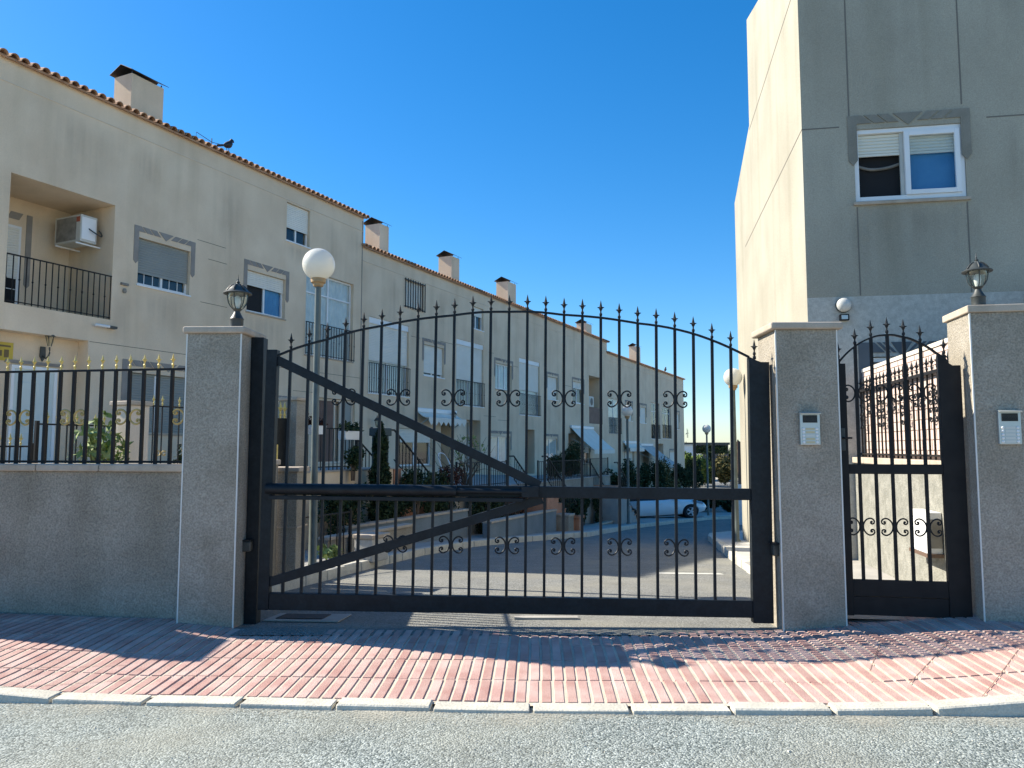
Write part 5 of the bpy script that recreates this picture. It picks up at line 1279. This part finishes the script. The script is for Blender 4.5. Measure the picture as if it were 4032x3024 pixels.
    for x in (-1.32, 1.28):
        for s_ in (-1, 1):
            Mx = Matrix.Translation((x, s_ * .79, .31)) @ Matrix.Rotation(R(-90) * s_, 4, 'X')
            w = MB().lathe([(.20, -.10), (.29, -.10), (.315, -.07), (.315, .07), (.29, .10), (.20, .10)], 24, (0, 0, 0), 0, Mx).build('wheel', M_tyre, c, smooth=True)
            Mx = Mx @ Matrix.Translation((0, 0, .028))
            MB().lathe([(.19, .05), (.205, .09), (.195, .095), (.185, .06)], 24, (0, 0, 0), 0, Mx).build('rim', M_rim, w)
            sp = MB(); sp.lathe([(.045, .05), (.045, .085), (.02, .095)], 12, (0, 0, 0), 0, Mx)
            for k_ in range(5):
                a = k_ * 1.2566; sp.add([(.03 * math.cos(a) - d * math.sin(a), .03 * math.sin(a) + d * math.cos(a), z) for d in (-.028, .028) for z in (.06, .085)] + [(.2 * math.cos(a) - d * math.sin(a), .2 * math.sin(a) + d * math.cos(a), z) for d in (-.034, .034) for z in (.06, .085)],
                       [(0, 1, 3, 2), (4, 6, 7, 5), (0, 4, 5, 1), (2, 3, 7, 6), (1, 5, 7, 3), (0, 2, 6, 4)], 0, Mx)
            sp.build('spokes', M_rim, w)
    return c
cr = make_car((6.62, 36.0, gz(36) + .10), R(9)); cr.rotation_euler = (0, R(-2.4), R(9)); cr.scale = (1.12, 1, .94)

# ================================================================== BACKGROUND
hb = thing('far_building', 'low dark building overgrown with ivy behind the far hedge', 'building', (25.3, 101, -2.2), (0, 0, R(-12)))
MB().box(-3.0, 2.9, 0, 6, 0, 4.05).build('wall', mat('dark_slate_wall', (.07, .075, .085), (.11, .115, .125), .9, 1), hb)
MB().box(-3.2, 3.1, -.3, 6, 4.05, 4.35).build('roof_slab', M_lantern, hb); MB().box(-3.1, -.5, -.12, 0, 2.3, 2.9).build('ledge', M_white, hb)
leaves('ivy', lambda: (random.uniform(-2.8, 2.8), -.15 + random.gauss(0, .08), random.choice((random.uniform(.6, 2.2), random.uniform(2.9, 3.9)))), 1900, .09, M_leafd, hb)
nw = thing('far_house', 'pale far house wall just right of the house row end', 'house', (19.6, 84, -2.2)); MB().box(-1.5, .35, 0, 5, 0, 3.9).build('wall', M_white, nw); MB().box(-1.6, .45, -.1, 5, 3.9, 4.02).build('roof', M_mortar, nw)
cypress('far dark cypress under the farthest globe lamp', (20.0, 78, -2.2), 1.25, 3.75, 2600, .06, M_leafd, 2)
cypress('slim far cypress left of the right house', (22.6, 79, -2.2), .7, 3.3, 1400, .06, M_leafd, 3)
for i, (x, y, w, d, h, c, mt) in enumerate([(16.6, 72, 3.0, 2.0, 2.8, 3000, M_leafl), (18.3, 73, 2.6, 2.0, 2.3, 2600, M_leafl), (19.9, 71, 3.0, 2.0, 2.6, 2600, M_leafy), (10.6, 44, 2.4, 1.2, 1.3, 2200, M_leafd), (12.4, 43, 2.2, 1.2, 1.1, 2000, M_leafd), (20.6, 75, 2.2, 1.6, 2.9, 1800, M_leafy), (21.3, 70, 2.4, 1.6, 2.3, 2200, M_leafy), (17.2, 76, 2.0, 1.5, 3.2, 2200, M_leafl)]):
    shrub('bush', ['bright green far bush right of the house row', 'bright green far bush under the farthest globe lamp', 'olive far bush left of the lamp at the right house', 'low dark far bush at the end of the driveway', 'low dark far bush below the bright green bushes', 'tall olive far bush in front of the dark building', 'olive far bush just left of the right house', 'tall loose bright bush behind the other far bushes'][i], 'bush', 0, 0, 0, w, d, h, c, .085 if y > 60 else .06, mt, 80 + i, world=(x, y, -2.2))
ft = bpy.data.objects.new('far_trees', None)
V = []
def farp():
    x = random.uniform(-90, 140); return (x, 190 + random.uniform(-8, 8), -2.2 + random.random() ** .7 * (3.2 + 1.3 * math.sin(x * .35) + .8 * math.sin(x * .9)))
o = leaves('far_trees', farp, 14000, .45, M_leafd, None); bpy.data.objects.remove(ft); setp(o, 'dark line of far trees on the horizon', 'trees', kind='stuff')
fw = thing('far_garden_wall', 'white low wall with a brown panel beyond the right house', 'wall', (8.75, 30, gz(30)), (0, 0, R(-8)))
MB().box(-.1, 1.6, 0, .2, 0, 1.55).build('wall_body', M_white, fw); MB().box(0.02, .35, .03, .1, 1.55, 3.2).build('brown_panel', M_wood, fw)
# far end of the driveway: raised kerb line closing the view
kerb_run('far_kerb', [(9.2, 37.2), (13, 40), (20, 42)], lambda p: gz(p.y) + .16, .3, .4, 1.2, 1)
# sandy dust gathered along the gutter
M_dust = bpy.data.materials.new('gutter_dust'); M_dust.use_nodes = True
_n = M_dust.node_tree.nodes; _l = M_dust.node_tree.links; _b = _n['Principled BSDF']; _b.inputs['Base Color'].default_value = (.50, .47, .38, 1); _b.inputs['Roughness'].default_value = 1
_tc = _n.new('ShaderNodeTexCoord'); _geo = _n.new('ShaderNodeNewGeometry'); _sp = _n.new('ShaderNodeSeparateXYZ'); _l.new(_tc.outputs['UV'], _sp.inputs[0])
_n1 = _n.new('ShaderNodeTexNoise'); _n1.inputs['Scale'].default_value = 2.2; _n1.inputs['Detail'].default_value = 5; _l.new(_geo.outputs['Position'], _n1.inputs['Vector'])
_n2 = _n.new('ShaderNodeTexNoise'); _n2.inputs['Scale'].default_value = 70; _n2.inputs['Detail'].default_value = 3; _l.new(_geo.outputs['Position'], _n2.inputs['Vector'])
_a = _n.new('ShaderNodeMath'); _a.operation = 'MULTIPLY'; _l.new(_n1.outputs[0], _a.inputs[0]); _l.new(_n2.outputs[0], _a.inputs[1])
_c = _n.new('ShaderNodeMath'); _c.operation = 'MULTIPLY'; _l.new(_a.outputs[0], _c.inputs[0]); _l.new(_sp.outputs[1], _c.inputs[1])
_r = _n.new('ShaderNodeValToRGB'); _r.color_ramp.elements[0].position = .17; _r.color_ramp.elements[1].position = .42; _l.new(_c.outputs[0], _r.inputs[0])
_tr = _n.new('ShaderNodeBsdfTransparent'); _mx = _n.new('ShaderNodeMixShader'); _l.new(_r.outputs[0], _mx.inputs[0]); _l.new(_tr.outputs[0], _mx.inputs[1]); _l.new(_b.outputs[0], _mx.inputs[2]); _l.new(_mx.outputs[0], _n['Material Output'].inputs[0])
m = MB()
for i in range(66):
    X0, X1 = -6.6 + i * .2, -6.4 + i * .2
    m.quad((X0, kerb_y(X0) - .55, -.0565), (X1, kerb_y(X1) - .55, -.0565), (X1, kerb_y(X1) + .01, -.0555), (X0, kerb_y(X0) + .01, -.0555))
o = m.build('gutter_dust', M_dust); uv = o.data.uv_layers.new(name='UVMap')
for p in o.data.polygons:
    for li in p.loop_indices:
        v = o.data.vertices[o.data.loops[li].vertex_index].co; uv.data[li].uv = (v.x, 1. if v.y > kerb_y(v.x) - .2 else 0.)
setp(o, 'sandy dust gathered on the street along the kerb', 'dust', kind='stuff')
# small stones lying on the street edge
m = MB()
for i in range(700):
    X = random.uniform(-3.6, 3.6); Y = kerb_y(X) - abs(random.gauss(0, .35)) - .015; r = random.uniform(.0018, .0052)
    if random.random() < .04: r *= 1.8
    M = Matrix.Translation((X, Y, -.06 + r * .3)) @ Matrix.Rotation(random.uniform(0, 6), 4, 'Z')
    m.add([(-r, -r * .7, -r * .5), (r, -r * .6, -r * .5), (r * .8, r * .8, -r * .5), (-r * .9, r * .6, -r * .5), (-r * .5, -r * .3, r * .6), (r * .6, -r * .4, r * .5), (r * .4, r * .5, r * .6), (-r * .4, r * .4, r * .5)],
          [(0, 3, 2, 1), (4, 5, 6, 7), (0, 1, 5, 4), (1, 2, 6, 5), (2, 3, 7, 6), (3, 0, 4, 7)], 0, M)
o = m.build('gravel', M_kerb); setp(o, 'loose grit lying along the street kerb', 'gravel', kind='stuff')
